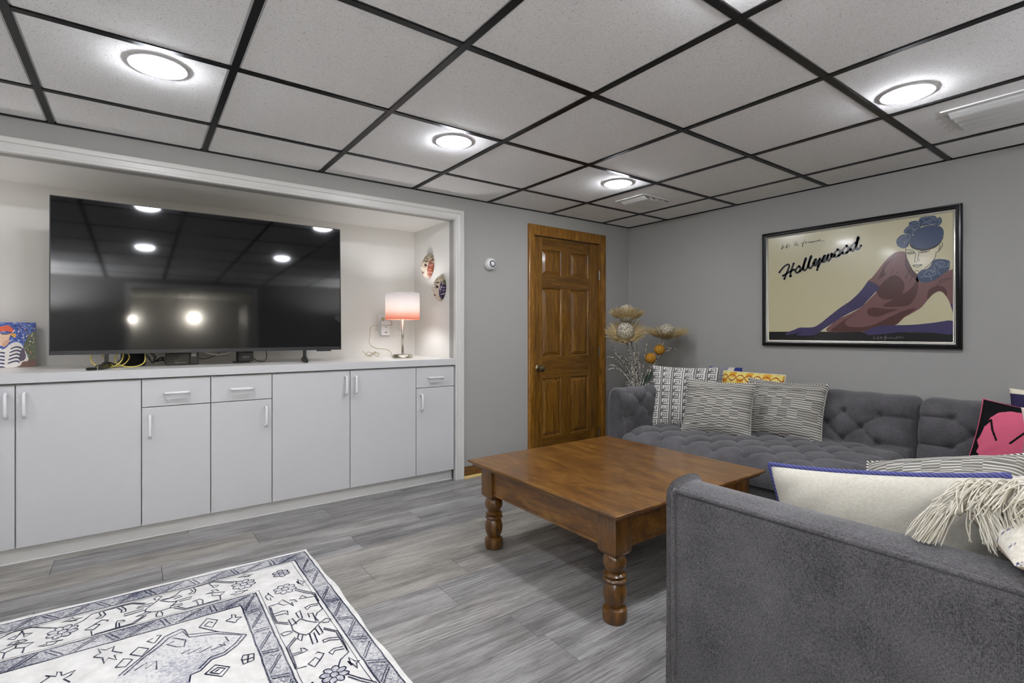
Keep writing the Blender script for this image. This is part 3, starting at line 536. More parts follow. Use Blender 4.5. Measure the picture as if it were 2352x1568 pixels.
# ------------------------------------------------------------------ six-panel oak door
D = bpy.data.objects.new('door_1', None); COL.objects.link(D); D.location = (-.767, 0, 0); ORIGIN['door_1'] = (-.767, 0, 0)
struct(D, 'oak six-panel door with a brass knob in the grey wall', 'door')
DX0, DX1, DZ = -1.147, -.387, 1.85
dprof = [(0, 0), (0, .012), (.008, .016), (.03, .017), (.05, .02), (.058, .018), (.063, .012), (.063, 0)]
obj('casing', casing(MB(), [(DX0 - .0, 0, -1, 0), (DX0 - .0, 1.857, -1, 1.33), (DX1, 1.857, 1, 1.33), (DX1, 0, 1, 0)][::-1], dprof, 0), M_OAKT, D, smooth='auto')
jb = MB(); jb.box(DX0 - .004, DX0 + .006, 0, .1, 0, 1.879); jb.box(DX1 - .006, DX1 + .004, 0, .1, 0, 1.879); jb.box(DX0, DX1, 0, .1, 1.856, 1.879)
obj('jamb', jb, M_OAKT, D)
FY = .012   # face of the leaf
def leafbox(nm, x0, x1, z0, z1, m): return obj(nm, MB().box(x0, x1, FY, FY + .038, z0, z1, .0008), m, D)
SX = [DX0 + .009, -1.05, -.838, -.732, -.52, DX1 - .009]
leafbox('stile', SX[0], SX[1], .008, DZ, M_OAKV); leafbox('stile', SX[4], SX[5], .008, DZ, M_OAKV)
ROWS = [(.205, .690), (.868, 1.436), (1.540, 1.752)]
rz = [(.008, .205), (.690, .868), (1.436, 1.540), (1.752, DZ)]
for z0, z1 in rz: leafbox('rail', SX[1], SX[4], z0, z1, M_OAKH)
for z0, z1 in ROWS: leafbox('mullion', SX[2], SX[3], z0, z1, M_OAKV)
def rpanel(x0, x1, z0, z1):
    steps = [(0, .002), (.006, .006), (.009, .013), (.012, .013), (.036, .0035), (.038, .002)]
    vs = []
    for ins, dp in steps:
        vs += [(x0 + ins, FY + dp, z0 + ins), (x1 - ins, FY + dp, z0 + ins), (x1 - ins, FY + dp, z1 - ins), (x0 + ins, FY + dp, z1 - ins)]
    fs = [(20, 21, 22, 23)]
    for k in range(5):
        for i in range(4): fs.append((k * 4 + i, k * 4 + (i + 1) % 4, k * 4 + 4 + (i + 1) % 4, k * 4 + 4 + i))
    mb = MB().add(vs, fs); mb.box(x0, x1, FY + .02, FY + .03, z0, z1)
    obj('panel', mb, M_OAKV, D)
for z0, z1 in ROWS:
    rpanel(SX[1], SX[2], z0, z1); rpanel(SX[3], SX[4], z0, z1)
kx, kz = -1.092, .775
kn = MB(); kn.lathe([(.031, 0), (.031, -.004), (.024, -.009), (.012, -.012), (.011, -.03), (.017, -.036), (.026, -.044), (.028, -.053), (.024, -.062), (.012, -.066), (0.0, -.066)], (kx, FY, kz), 20, 'y')
obj('knob', kn, M_BRASS, D, smooth='auto')
for hz_ in (1.58, .90, .18):
    h = MB(); h.tube([(DX1 - .009, -.004, hz_ - .045), (DX1 - .009, -.004, hz_ + .045)], .005, 8)
    h.box(DX1 - .018, DX1 - .004, -.002, .002, hz_ - .043, hz_ + .043)
    if hz_ != .90:
        h.tube([(DX1 - .034, -.028, hz_ + .03), (DX1 - .009, -.006, hz_ + .048), (DX1 + .02, -.012, hz_ + .05)], .003, 6)
    obj('hinge', h, M_CHROME, D)

# hall door (open, seen only as a reflection) and its lamps
HD = bpy.data.objects.new('door_2', None); COL.objects.link(HD); HD.location = (-2.36, YB - .1, 0); ORIGIN['door_2'] = (-2.36, YB - .1, 0)
struct(HD, 'white six-panel door standing open in the hall', 'door')
hd = MB().box(-2.4, -2.36, YB - .86, YB - .11, .01, 1.76, .002); obj('leaf', hd, M_WHITE, HD)
for za, zb in ((.2, .68), (.86, 1.4), (1.48, 1.66)):
    for ya in (YB - .78, YB - .44):
        obj('panel', MB().box(-2.408, -2.4, ya, ya + .24, za, zb, .003), M_WHITE, HD)
struct(obj('trim_4', casing(MB(), [(OPX0, 0, -1, 0), (OPX0, OPZ, -1, 1), (OPX1, OPZ, 1, 1), (OPX1, 0, 1, 0)], [(0, 0), (0, -.012), (.06, -.016), (.06, 0)], YB), M_WHITE))
def globe(x, y, z, r, lab):
    t = thing('wall_lamp', lab, 'lamp', (x, y, z))
    obj('backplate', MB().lathe([(.05, 0), (.05, .012), (.015, .016), (.012, .05)], (x, HY, z), 16, 'y'), M_CHROME, t, smooth='auto')
    obj('globe', MB().sphere((x, HY + .05 + r, z), r), mat('lit_globe', '#ffffff', .4, emit='#fff6e8', estr=HALL_EMIT), t, smooth=True)
globe(-2.96, HY, 1.66, .038, 'large lit glass globe wall lamp in the middle of the hall wall')
globe(-3.80, HY, 1.62, .028, 'small lit globe wall lamp near the hall corner')
def opal_mat():
    m = mat('opal_bowl', '#e9e6df', .5); t_ = NT(m)
    tr = t_.n('ShaderNodeBsdfTranslucent'); tr.inputs['Color'].default_value = (.8, .8, .78, 1); mx = t_.n('ShaderNodeMixShader'); mx.inputs[0].default_value = .12
    t_.l(t_.b.outputs[0], mx.inputs[1]); t_.l(tr.outputs[0], mx.inputs[2]); t_.l(mx.outputs[0], t_.t.nodes['Material Output'].inputs['Surface']); return m
M_OPAL = opal_mat(); M_FILL = mat('added_fill_bulb', '#ffffff', .4, emit='#f6f8ff', estr=FILL_EMIT)
M_FILL2 = mat('added_fill_bulb_dim', '#ffffff', .4, emit='#f6f8ff', estr=FILL_EMIT * .27)
def fill_lamp(x, y, lab, mb_):  # added lamp, out of view, throwing soft fill light onto the ceiling
    t_ = thing('fill_floor_lamp', lab, 'lamp', (x, y, 0), 'added fill lamps'); P_ = (x, y, 0)
    obj('base', MB().lathe([(.13, 0), (.135, .006), (.13, .018), (.03, .03), (.014, .04)], P_, 28), M_CHROME, t_, smooth='auto')
    obj('pole', MB().tube([(x, y, .03), (x, y, 1.47)], .012, 12), M_CHROME, t_, smooth=True)
    obj('bowl', MB().lathe([(.014, 1.455), (.06, 1.465), (.12, 1.50), (.155, 1.55), (.152, 1.55), (.117, 1.504), (.058, 1.47), (.0, 1.468)], P_, 32), M_OPAL, t_, smooth='auto')
    obj('bulb', MB().lathe([(.014, 1.470), (.022, 1.482), (.032, 1.50), (.034, 1.515), (.026, 1.532), (.0, 1.54)], P_, 18), mb_, t_, smooth=True)
fill_lamp(-4.75, -4.25, 'added fill floor lamp near the back wall, left of the opening', M_FILL)
fill_lamp(-1.15, -4.2, 'added fill floor lamp behind the sectional', M_FILL2)

# ------------------------------------------------------------------ recessed ceiling lights, vents
M_TRIM = mat('light_trim_white', '#c9c9c9', .45)
M_LENS = mat('lit_lens', '#ffffff', .5, emit='#f3f6ff', estr=CAN_EMIT)
me_ring = mesh_of('light_trim', MB().lathe([(.094, .0035), (.095, .001), (.092, -.002), (.080, -.003), (.074, -.001), (.072, .003), (.072, .0035)], n=40), M_TRIM, 'auto')
lens = MB().lathe([(.0715, .001), (.0705, -.005), (.064, -.012), (.048, -.018), (.026, -.0215), (0.0, -.0225)], n=32)
me_lens = mesh_of('light_lens', lens, M_LENS, 'auto')
names = {(0, 0): 'round recessed ceiling light nearest the oak door', (1, 0): 'round recessed ceiling light in front of the right end of the alcove',
         (2, 0): 'round recessed ceiling light above the rug at upper left', (0, 1): 'round recessed ceiling light over the sectional near the poster',
         (1, 1): 'round recessed ceiling light mirrored at the right of the television screen', (2, 1): 'round recessed ceiling light mirrored at the left of the television screen',
         (3, 0): 'round recessed ceiling light beyond the left edge, near the alcove', (3, 1): 'round recessed ceiling light beyond the left edge, away from the alcove'}
for i, x in enumerate((-1.178, -2.417, -3.668, -4.91)):
    for j, y in enumerate((-.925, -2.49)):
        lab = names[(i, j)]
        t = thing('recessed_light', lab, 'light', (x, y, HC), 'round ceiling lights')
        inst('trim_ring', me_ring, t, (x, y, HC)); inst('lens', me_lens, t, (x, y, HC))

def vent(x0, x1, y0, y1, lab):
    t = thing('air_vent', lab, 'vent', ((x0 + x1) / 2, (y0 + y1) / 2, HC), 'white ceiling vents')
    z = HC + .0035
    fr = MB()
    for a, b, c_, d in ((x0, x1, y0, y0 + .02), (x0, x1, y1 - .02, y1), (x0, x0 + .02, y0 + .02, y1 - .02), (x1 - .02, x1, y0 + .02, y1 - .02)):
        fr.box(a, b, c_, d, z - .006, z)
    obj('frame', fr, M_WHITE, t)
    n = 4
    for k in range(n):
        a = x0 + .022 + (x1 - x0 - .044) * k / n; b = x0 + .022 + (x1 - x0 - .044) * (k + 1) / n
        mb = MB()
        pr = [(a, z - .001), (a + (b - a) * .3, z - .010), (a + (b - a) * .75, z - .019), (b - .001, z - .021)]
        vs = [(p, y0 + .02, q) for p, q in pr] + [(p, y1 - .02, q) for p, q in pr] + [(p, y0 + .02, q + .002) for p, q in pr] + [(p, y1 - .02, q + .002) for p, q in pr]
        fs = [(i, i + 1, 5 + i, 4 + i) for i in range(3)] + [(8 + i, 12 + i, 13 + i, 9 + i) for i in range(3)] + [(0, 4, 12, 8), (3, 11, 15, 7)]
        mb.add(vs, fs)
        obj('blade', mb, M_WHITE, t)
vent(-.845, -.515, -.86, -.60, 'small white ceiling air vent near the corner above the door')
vent(-.845, -.515, -2.95, -2.515, 'white ceiling air vent above the poster at the right edge')

# ------------------------------------------------------------------ built-in cabinets and worktop
def d_handle(L=.105, so=.032, r=.0068):
    pts = [(0, .004, -L / 2), (0, -so + .010, -L / 2), (0, -so + .003, -L / 2 + .003), (0, -so, -L / 2 + .010), (0, -so, L / 2 - .010), (0, -so + .003, L / 2 - .003), (0, -so + .010, L / 2), (0, .004, L / 2)]
    return mesh_of('handle', MB().tube(pts, r, 10), M_PLASTIC_W, True)
ME_HANDLE = d_handle()
def front(root, nm, x0, x1, z0, z1, hx=None, hz_=None, level=False):
    g = .0022
    d = obj(nm, MB().box(x0 + g, x1 - g, 0, .018, z0 + g, z1 - g, .0012), M_CAB, root)
    ORIGIN[d.name] = ORIGIN[root.name]
    if hx is not None:
        h = inst('handle', ME_HANDLE, d, (hx, 0, hz_), (0, math.pi / 2 if level else 0, 0))
    return d
def carcass(root, x0, x1):
    obj('body', MB().box(x0 + .001, x1 - .001, .0195, AY - .02, .079, .829), M_CAB, root)
ZT, ZB, ZD = .827, .078, .683
units = [
    ('white drawer-and-door base cabinet at the right end beside the casing', -2.184, -1.885, 'dl'),
    ('white two-door base cabinet under the table lamp and television end', -3.098, -2.184, 'dd'),
    ('white drawer-and-door base cabinet with handle at right of its door', -3.407, -3.098, 'dr'),
    ('white drawer-and-door base cabinet with handle at left of its door', -3.713, -3.407, 'dl'),
    ('white two-door base cabinet with the widest door at the left edge', -4.645, -3.713, 'dd'),
    ('white drawer-and-door base cabinet at the far left end of the alcove', -4.945, -4.645, 'dr'),
]
for lab, x0, x1, kind in units:
    t = thing('base_cabinet', lab, 'cabinet', ((x0 + x1) / 2, .3, 0), 'built-in white base cabinets')
    carcass(t, x0, x1)
    if kind == 'dd':
        xm = (x0 + x1) / 2
        front(t, 'door', x0, xm, ZB, ZT, xm - .030, .736); front(t, 'door', xm, x1, ZB, ZT, xm + .032, .736)
    else:
        front(t, 'drawer', x0, x1, ZD, ZT, (x0 + x1) / 2 - .002, .752, True)
        front(t, 'door', x0, x1, ZB, ZD, x0 + .035 if kind == 'dl' else x1 - .035, .586)
CT = .8785
wt = thing('worktop', 'long white worktop running over the built-in cabinets', 'countertop', (-3.4, .3, .83))
obj('slab', MB().box(AX0 + .002, AX1 - .002, -.004, AY - .002, .846, CT, .0015), M_COUNTER, wt)
obj('front_edge', MB().box(AX0 + .01, -1.8785, -.012, -.004, .834, CT - .0005, .001), M_CAB, wt)

# ------------------------------------------------------------------ television
M_SCREEN = mat('switched_off_screen', '#0a0a0b', .05, spec=.5)
TVX0, TVX1, TVZ0, TVZ1, TVY = -4.085, -2.634, .953, 1.758, .2
tv = thing('television', 'large black flat-screen television, switched off, on the worktop', 'television', ((TVX0 + TVX1) / 2, TVY, CT))
obj('screen', MB().box(TVX0 + .004, TVX1 - .004, TVY - .004, TVY - .001, TVZ0 + .02, TVZ1 - .004), M_SCREEN, tv)
bz = MB()
bz.box(TVX0, TVX0 + .004, TVY - .006, TVY + .02, TVZ0, TVZ1); bz.box(TVX1 - .004, TVX1, TVY - .006, TVY + .02, TVZ0, TVZ1)
bz.box(TVX0, TVX1, TVY - .006, TVY + .02, TVZ1 - .004, TVZ1)
obj('bezel', bz, mat('bezel_black', '#101011', .4), tv)
obj('lower_bezel', MB().box(TVX0, TVX1, TVY - .006, TVY + .02, TVZ0, TVZ0 + .02, .001), mat('bezel_dark_grey', '#2b2b2d', .35, .3), tv)
obj('back_shell', MB().box(TVX0 + .004, TVX1 - .004, TVY, TVY + .028, TVZ0 + .004, TVZ1 - .004, .004).box(TVX0 + .2, TVX1 - .2, TVY + .028, TVY + .06, TVZ0 + .03, TVZ0 + .5, .01), M_PLASTIC_K, tv)
obj('sensor_bar', MB().box(-2.79, -2.70, TVY - .005, TVY + .006, TVZ0 - .008, TVZ0, .001), M_PLASTIC_K, tv)
for ch in list(tv.children):            # the panel leans back slightly on its feet
    ch.rotation_euler = (math.radians(-1.5), 0, 0); ch.location = (0, 0, 0)
for fx in (-3.86, -2.865):
    f = MB()
    f.box(fx - .009, fx + .009, TVY, TVY + .014, CT + .02, TVZ0 + .01)
    for sgn in (-1, 1):
        y1 = TVY + .007 + sgn * .13
        f.add([(fx - .012, TVY + .007, CT + .001), (fx + .012, TVY + .007, CT + .001), (fx + .012, TVY + .007, CT + .034), (fx - .012, TVY + .007, CT + .034),
               (fx + sgn * .02 - .009, y1, CT + .001), (fx + sgn * .02 + .009, y1, CT + .001), (fx + sgn * .02 + .009, y1, CT + .018), (fx + sgn * .02 - .009, y1, CT + .018)],
              [(0, 1, 5, 4), (2, 3, 7, 6), (1, 2, 6, 5), (0, 4, 7, 3), (4, 5, 6, 7)])
    obj('foot', f, M_PLASTIC_K, tv)

# ------------------------------------------------------------------ boxes and cables under the television
rt = thing('cable_modem', 'dark olive modem box with honeycomb vents and Spectrum lettering under the television', 'modem', (-3.515, .37, CT))
M_OLIVE = mat('olive_plastic', '#3a372c', .45)
obj('body', MB().box(-3.597, -3.483, .31, .43, CT + .0005, CT + .135, .004), M_OLIVE, rt)
obj('side_panel', MB().box(-3.483, -3.437, .315, .425, CT + .0005, CT + .132, .004), M_PLASTIC_K, rt)
obj('window', MB().box(-3.474, -3.449, .3135, .316, CT + .048, CT + .09), mat('grey_display', '#9a9a98', .3), rt)
hexm = MB()
for r_ in range(6):
    for c_ in range(7 - r_):
        hx, hz_ = -3.588 + c_ * .0125 + (r_ % 2) * .006, CT + .075 - r_ * .0105
        hexm.add([(hx + .0048 * math.cos(k * math.pi / 3 + .52), .3095, hz_ + .0048 * math.sin(k * math.pi / 3 + .52)) for k in range(6)], [tuple(range(6))])
obj('vent_holes', hexm, mat('vent_black', '#060606', .6), rt)
tm = text_mesh('Spectrum', .014, 'lettering', mat('lettering_grey', '#8d8a80', .5))
inst('lettering', tm, rt, (-3.527, .3094, CT + .014), (math.pi / 2, 0, 0))
sb = thing('media_box', 'small black box marked SONY under the television', 'speaker', (-3.19, .36, CT))
obj('body', MB().box(-3.228, -3.145, .31, .41, CT + .009, CT + .12, .004), M_PLASTIC_K, sb)
obj('stand', MB().box(-3.25, -3.165, .30, .40, CT + .0005, CT + .009, .002), M_PLASTIC_K, sb)
inst('lettering', text_mesh('SONY', .015, 'lettering', mat('lettering_silver', '#c0c0c0', .4)), sb, (-3.187, .3095, CT + .035), (math.pi / 2, 0, 0))
sp = thing('round_speaker', 'round black fabric speaker behind the yellow cable', 'speaker', (-3.748, .42, CT))
obj('body', MB().lathe([(.05, .0005), (.057, .006), (.058, .05), (.056, .085), (.045, .095), (0, .096)], (-3.748, .42, CT), 28), mat('black_speaker_cloth', '#0c0c0d', .8), sp, smooth='auto')
obj('rim', MB().lathe([(.0585, .083), (.0592, .087), (.0565, .090)], (-3.748, .42, CT), 28), M_PLASTIC_K, sp, smooth=True)
pk = thing('remote_dongle', 'small black puck with a cable at the front of the worktop', 'dongle', (-3.914, .07, CT))
obj('body', MB().lathe([(.018, .0004), (.022, .003), (.022, .010), (.018, .013), (0, .0135)], (-3.914, .07, CT), 20), M_PLASTIC_K, pk, smooth='auto')
obj('cable', MB().tube(smooth_line([(-3.90, .09, CT + .006), (-3.895, .13, CT + .02), (-3.86, .17, CT + .022), (-3.83, .22, CT + .02), (-3.79, .30, CT + .005)], 5), .0022, 6), M_PLASTIC_K, pk)
def cable(name, lab, pts, r, m, n=6):
    o = obj(name, MB().tube(smooth_line(pts, n), r, 7), m, smooth=True); tag(o, lab, 'cable', 'cables under the television'); return o
M_YEL = mat('yellow_cable_jacket', '#c9b757', .5)
M_WCAB = mat('white_cable_jacket', '#d8d8d4', .45)
z = CT + .004
cable('network_cable', 'coiled yellow network cable hanging below the left of the television',
      [(-3.92, .24, .96), (-3.925, .235, .92), (-3.90, .23, z + .01), (-3.84, .23, z + .001), (-3.80, .235, z + .03), (-3.79, .24, .97), (-3.815, .25, .955), (-3.825, .245, .91), (-3.79, .235, z + .003), (-3.74, .22, z), (-3.70, .23, z + .02), (-3.695, .25, .95), (-3.69, .30, .96)], .0033, M_YEL)
cable('network_cable', 'yellow cable loop in front of the round black speaker',
      [(-3.885, .25, .962), (-3.87, .24, .93), (-3.83, .24, z + .005), (-3.79, .245, z + .012), (-3.765, .25, .93), (-3.775, .26, .962)], .003, M_YEL)
cable('coax_cable', 'white cable sagging in an arc right of the modem', [(-3.42, .32, .965), (-3.39, .31, .945), (-3.34, .30, .934), (-3.28, .31, .945), (-3.25, .33, .965)], .0035, M_WCAB)
cable('power_cord', 'thin black cord bowing out beside the small black box', [(-3.146, .36, CT + .03), (-3.12, .34, CT + .012), (-3.085, .33, CT + .006), (-3.065, .33, CT + .03), (-3.07, .33, .965)], .0025, M_PLASTIC_K)
TANGLE = ['black cord nearest the front of the tangle beside the modem', 'black cord dropping steeply into the tangle beside the modem', 'black cord crossing over the tangle beside the modem', 'black cord at the back of the tangle beside the modem']
for k in range(4):
    rr = random.Random(k + 3); a = -3.70 + rr.uniform(-.02, .03)
    cable('power_cord', TANGLE[k],
          [(a, .33 + .02 * k, .97), (a + .03 + rr.uniform(-.01, .01), .33 + .01 * k, .93), (-3.655 + rr.uniform(-.02, .02), .33 + .01 * k, z + .012 + .004 * k), (-3.625 + rr.uniform(-.01, .01), .35, z + .02 + rr.uniform(0, .03)), (-3.603, .37, z + .015 + .008 * k)], .0025, M_PLASTIC_K)
for k in range(2):
    rr = random.Random(k + 30)
    cable('power_cord', ['black cord lying close behind the left foot of the television', 'black cord rising behind the left foot towards the speaker'][k],
          [(-3.85, .26 + .02 * k, z + .02), (-3.83, .27 + .02 * k, z + .01 * k), (-3.80, .28 + .02 * k, z + .02 + .02 * k), (-3.775, .30, .945), (-3.76, .30, .97)], .0025, M_PLASTIC_K)
cable('power_cord', 'thin black cord between the modem and the white arc of cable', [(-3.437, .36, CT + .035), (-3.40, .35, CT + .03), (-3.35, .34, CT + .05), (-3.31, .34, .965)], .002, M_PLASTIC_K)

# ------------------------------------------------------------------ table lamps
def shade_mat():
    m = mat('coral_ombre_shade', '#f3e6de', .8); t = NT(m); nt = t.t
    v = t.coords('Object'); sx = t.n('ShaderNodeSeparateXYZ'); t.l(v, sx.inputs[0])
    col = t.ramp(t.math('MULTIPLY', t.math('SUBTRACT', sx.outputs['Z'], .285), 5.0), [(0.0, '#c2836d'), (.10, '#bf9a8c'), (.30, '#bcaea6'), (.55, '#b8b2af'), (1.0, '#b6b3b1')])
    d = t.n('ShaderNodeBsdfDiffuse'); tr = t.n('ShaderNodeBsdfTranslucent'); mx = t.n('ShaderNodeMixShader'); mx.inputs[0].default_value = .58
    t.l(col, d.inputs['Color']); t.l(col, tr.inputs['Color']); t.l(d.outputs[0], mx.inputs[1]); t.l(tr.outputs[0], mx.inputs[2])
    t.l(mx.outputs[0], nt.nodes['Material Output'].inputs['Surface'])
    return m
M_SHADE = shade_mat()
M_BULB = mat('lit_bulb', '#ffffff', .4, emit='#fbfbff', estr=BULB_EMIT)
M_CLEAR = mat('clear_cord', '#c9bfa2', .25, trans=.3)
def table_lamp(x, y, lab):
    t = thing('table_lamp', lab, 'lamp', (x, y, CT), 'coral shaded table lamps')
    P = (x, y, CT)
    obj('base', MB().lathe([(.070, .0005), (.073, .003), (.073, .022), (.070, .026), (.012, .028), (.009, .034)], P, 36), M_CHROME, t, smooth='auto')
    obj('pole', MB().tube([(x, y, CT + .028), (x, y, CT + .32)], .0085, 14), M_CHROME, t, smooth=True)
    sh = MB()
    R = .126; z0, z1 = .285, .483
    vs = []; n = 48
    for rr, zz in ((R, z0), (R, z1), (R - .0016, z1), (R - .0016, z0)):
        vs += [(rr * math.cos(2 * math.pi * k / n), rr * math.sin(2 * math.pi * k / n), zz) for k in range(n)]
    fs = [(i * n + k, i * n + (k + 1) % n, ((i + 1) % 4) * n + (k + 1) % n, ((i + 1) % 4) * n + k) for i in range(4) for k in range(n)]
    sh.add(vs, fs)
    s_ = obj('shade', sh, M_SHADE, t, smooth='auto', local=True)
    sp = MB()
    for k in range(3):
        a = k * 2.094 + .4
        sp.tube([(x, y, CT + .325), (x + (R - .002) * math.cos(a), y + (R - .002) * math.sin(a), CT + .30)], .0015, 5)
    obj('spider', sp, M_CHROME, t)
    obj('bulb', MB().lathe([(.012, .325), (.013, .345), (.018, .358), (.028, .374), (.0315, .390), (.029, .406), (.019, .418), (0, .423)], P, 18), M_BULB, t, smooth=True)
    pc = MB()
    for k in range(18): pc.sphere((x - .036, y - .03, CT + .29 - k * .0042), .0019, 6, 4)
    pc.lathe([(.0, .204), (.004, .206), (.0045, .214), (.0, .217)], (x - .036, y - .03, CT), 8)
    obj('pull_chain', pc, M_CHROME, t)
    return t
LX, LY = -2.135, .33
t = table_lamp(LX, LY, 'small table lamp with a coral ombre drum shade on the worktop')
obj('cord', MB().tube(smooth_line([(LX - .072, LY + .02, CT + .008), (LX - .06, LY + .1, CT + .05), (LX - .09, LY + .14, CT + .065), (LX - .14, LY + .16, CT + .07), (LX - .175, LY + .2, CT + .1), (LX - .16, LY + .24, CT + .16), (LX - .12, LY + .29, CT + .24), (-2.09, AY - .05, 1.13), (-2.12, AY - .03, 1.2)], 6), .0028, 7), M_CLEAR, t, smooth=True)
coil = []
for k in range(30):
    a = k * .55; coil.append((LX - .16 + .035 * math.cos(a) - .002 * k, LY + .12 + .025 * math.sin(a * .9), CT + .02 + .016 * math.sin(a * 1.7) + .0005 * k))
obj('cord_coil', MB().tube(smooth_line(coil, 3), .0027, 6), M_CLEAR, t, smooth=True)
table_lamp(-4.68, .33, 'matching coral drum table lamp at the left end of the worktop')

# wall plate with plug-in extender
po = thing('wall_outlet', 'white wall plate with a plug-in device behind the lamp', 'outlet', (-2.14, AY, 1.11))
obj('plate', MB().box(-2.185, -2.105, AY - .006, AY, 1.09, 1.212, .002), M_PLASTIC_W, po)
obj('socket', MB().lathe([(.016, 0), (.016, -.003), (.014, -.004), (0, -.004)], (-2.145, AY - .005, 1.175), 16, 'y'), mat('ivory_plastic', '#b9ae92', .4), po)
obj('plug_device', MB().box(-2.172, -2.098, AY - .038, AY - .006, 1.045, 1.158, .006), M_PLASTIC_W, po)
M_GP = mat('grey_print', '#6c6c6c', .5)
obj('device_mark', MB().box(-2.142, -2.124, AY - .0385, AY - .0375, 1.108, 1.112), M_GP, po)
obj('device_mark', MB().box(-2.141, -2.125, AY - .0385, AY - .0375, 1.063, 1.073), M_GP, po)

# round wall sensor
ws = thing('wall_sensor', 'round white sensor on the grey wall left of the door', 'sensor', (-1.575, 0, 1.584))
obj('housing', MB().lathe([(.046, 0), (.046, -.010), (.044, -.016), (.043, -.019), (.043, -.024), (.036, -.036), (.028, -.040)], (-1.575, 0, 1.584), 32, 'y'), M_PLASTIC_W, ws, smooth='auto')
obj('ring', MB().lathe([(.028, -.0398), (.0272, -.0415), (.019, -.0415), (.0182, -.0398)], (-1.575, 0, 1.584), 28, 'y'), mat('sensor_dark_ring', '#4d4d4b', .4), ws, smooth='auto')
obj('lens', MB().lathe([(.0175, -.0395), (.0165, -.044), (.012, -.048), (.006, -.050), (0, -.0505)], (-1.575, 0, 1.584), 24, 'y'), M_PLASTIC_W, ws, smooth=True)

# ------------------------------------------------------------------ two carnival masks on the alcove side wall
def mask(name, lab, cy, cz, roll, side, dots):
    N = 44
    u, v = np.meshgrid(np.linspace(-1, 1, N), np.linspace(-1, 1, N), indexing='ij')
    # disc mapping
    px = u * np.sqrt(1 - v ** 2 / 2); pz = v * np.sqrt(1 - u ** 2 / 2)
    r2 = np.clip(px ** 2 + pz ** 2, 0, 1)
    wx = .066 * px * np.where(pz < 0, 1 - .28 * pz ** 2, 1.0); hz_ = .098 * pz
    dep = .062 * np.sqrt(np.clip(1 - r2 ** 1.3, 0, 1))
    g = lambda x0, z0, sx, sz: np.exp(-((px - x0) / sx) ** 2 - ((pz - z0) / sz) ** 2)
    dep += .022 * g(0, -.12, .13, .24) + .008 * g(0, .12, .11, .3)
    dep += .006 * (g(.36, .27, .3, .1) + g(-.36, .27, .3, .1)) - .012 * (g(.38, .1, .2, .11) + g(-.38, .1, .2, .11))
    dep += .008 * (g(0, -.5, .28, .06) + g(0, -.6, .22, .06)) - .004 * g(0, -.55, .25, .025) + .008 * g(0, -.82, .25, .14)
    col = np.zeros(px.shape + (3,)); col[:] = lin('#c9b9a6')
    n1 = RNG.random(px.shape)
    def paint(mask_, c, a=1.0):
        m_ = np.clip(mask_, 0, 1)[..., None] * a; col[:] = col * (1 - m_) + np.array(lin(c)) * m_
    paint((np.abs(px) > .72 - .2 * np.clip(-pz, 0, 1)) * 1.0, side)
    paint((pz > .35) * (n1 > .55), dots); paint((pz > .2) * (n1 < .12), '#3c3322')
    paint((n1 > .9) * 1.0, '#efe9df')
    for s_ in (-1, 1):
        paint((np.hypot((px - s_ * .38) / .2, (pz - .1) / .085) < 1) * 1.0, '#3a1e10')
        paint((np.hypot((px - s_ * .40) / .27, (pz - .36 - .1 * np.abs(px)) / .05) < 1) * 1.0, '#5b4424')
    paint((np.hypot(px / .26, (pz + .55) / .075) < 1) * 1.0, '#6b3a32')
    P = np.stack([-dep, -wx, hz_], -1)
    ca, sa = math.cos(roll), math.sin(roll)
    Q = P.copy(); Q[..., 1] = P[..., 1] * ca - P[..., 2] * sa; Q[..., 2] = P[..., 1] * sa + P[..., 2] * ca
    t = thing(name, lab, 'mask', (AX1, cy, cz))
    mb = MB().grid(Q, col); n = len(mb.v)
    # back plate closes the shell
    ring = [(i, 0) for i in range(N)] + [(N - 1, j) for j in range(1, N)] + [(i, N - 1) for i in range(N - 2, -1, -1)] + [(0, j) for j in range(N - 2, 0, -1)]
    mb.f.append(tuple(i * N + j for i, j in ring))
    obj('face', mb, M_PAINTED, t, smooth=True, local=True)
    obj('hanger', MB().tube([(AX1 - .002, cy, cz + .09), (AX1 - .008, cy, cz + .103), (AX1, cy, cz + .107)], .0015, 5), M_BRASS, t)
mask('wall_mask', 'gold and red painted carnival mask, the upper of the two in the alcove', .405, 1.588, .22, '#a5614c', '#8d8560')
mask('wall_mask', 'gold and purple painted carnival mask, the lower of the two in the alcove', .215, 1.402, .12, '#3d3350', '#8f8a60')

# ------------------------------------------------------------------ painting leaning in the alcove
PT = thing('painting', 'small canvas of a figure in red cap and striped shirt leaning in the alcove', 'painting', (-4.31, .6, CT))
pw, ph = .27, .243
lean = math.radians(7)
def pput(a, b, lay=0):   # a,b in 0..1 on the canvas, from lower left
    y0 = .60; d = -.0004 * lay
    return (-4.185 - pw + a * pw, y0 + math.sin(lean) * b * ph + d * math.cos(lean), CT + .002 + math.cos(lean) * b * ph)
cv = MB()
vs = [pput(a, b) for a, b in ((0, 0), (1, 0), (1, 1), (0, 1))]; bk = [(x, y + .018, z_) for x, y, z_ in vs]
cv.add(vs + bk, [(0, 1, 2, 3), (7, 6, 5, 4), (0, 4, 5, 1), (1, 5, 6, 2), (2, 6, 7, 3), (3, 7, 4, 0)])
M_CANV = mat('painted_sky', '#27397f', .5); _t = NT(M_CANV)
_t.color(_t.ramp(_t.noise(_t.coords(scale=(1, 1, 1.6)), 60, 4, .6, 1.0), [(.3, '#151d4a'), (.48, '#2b45a0'), (.6, '#5c83c4'), (.72, '#c9cbd6')]))
obj('canvas', cv, M_CANV, PT)
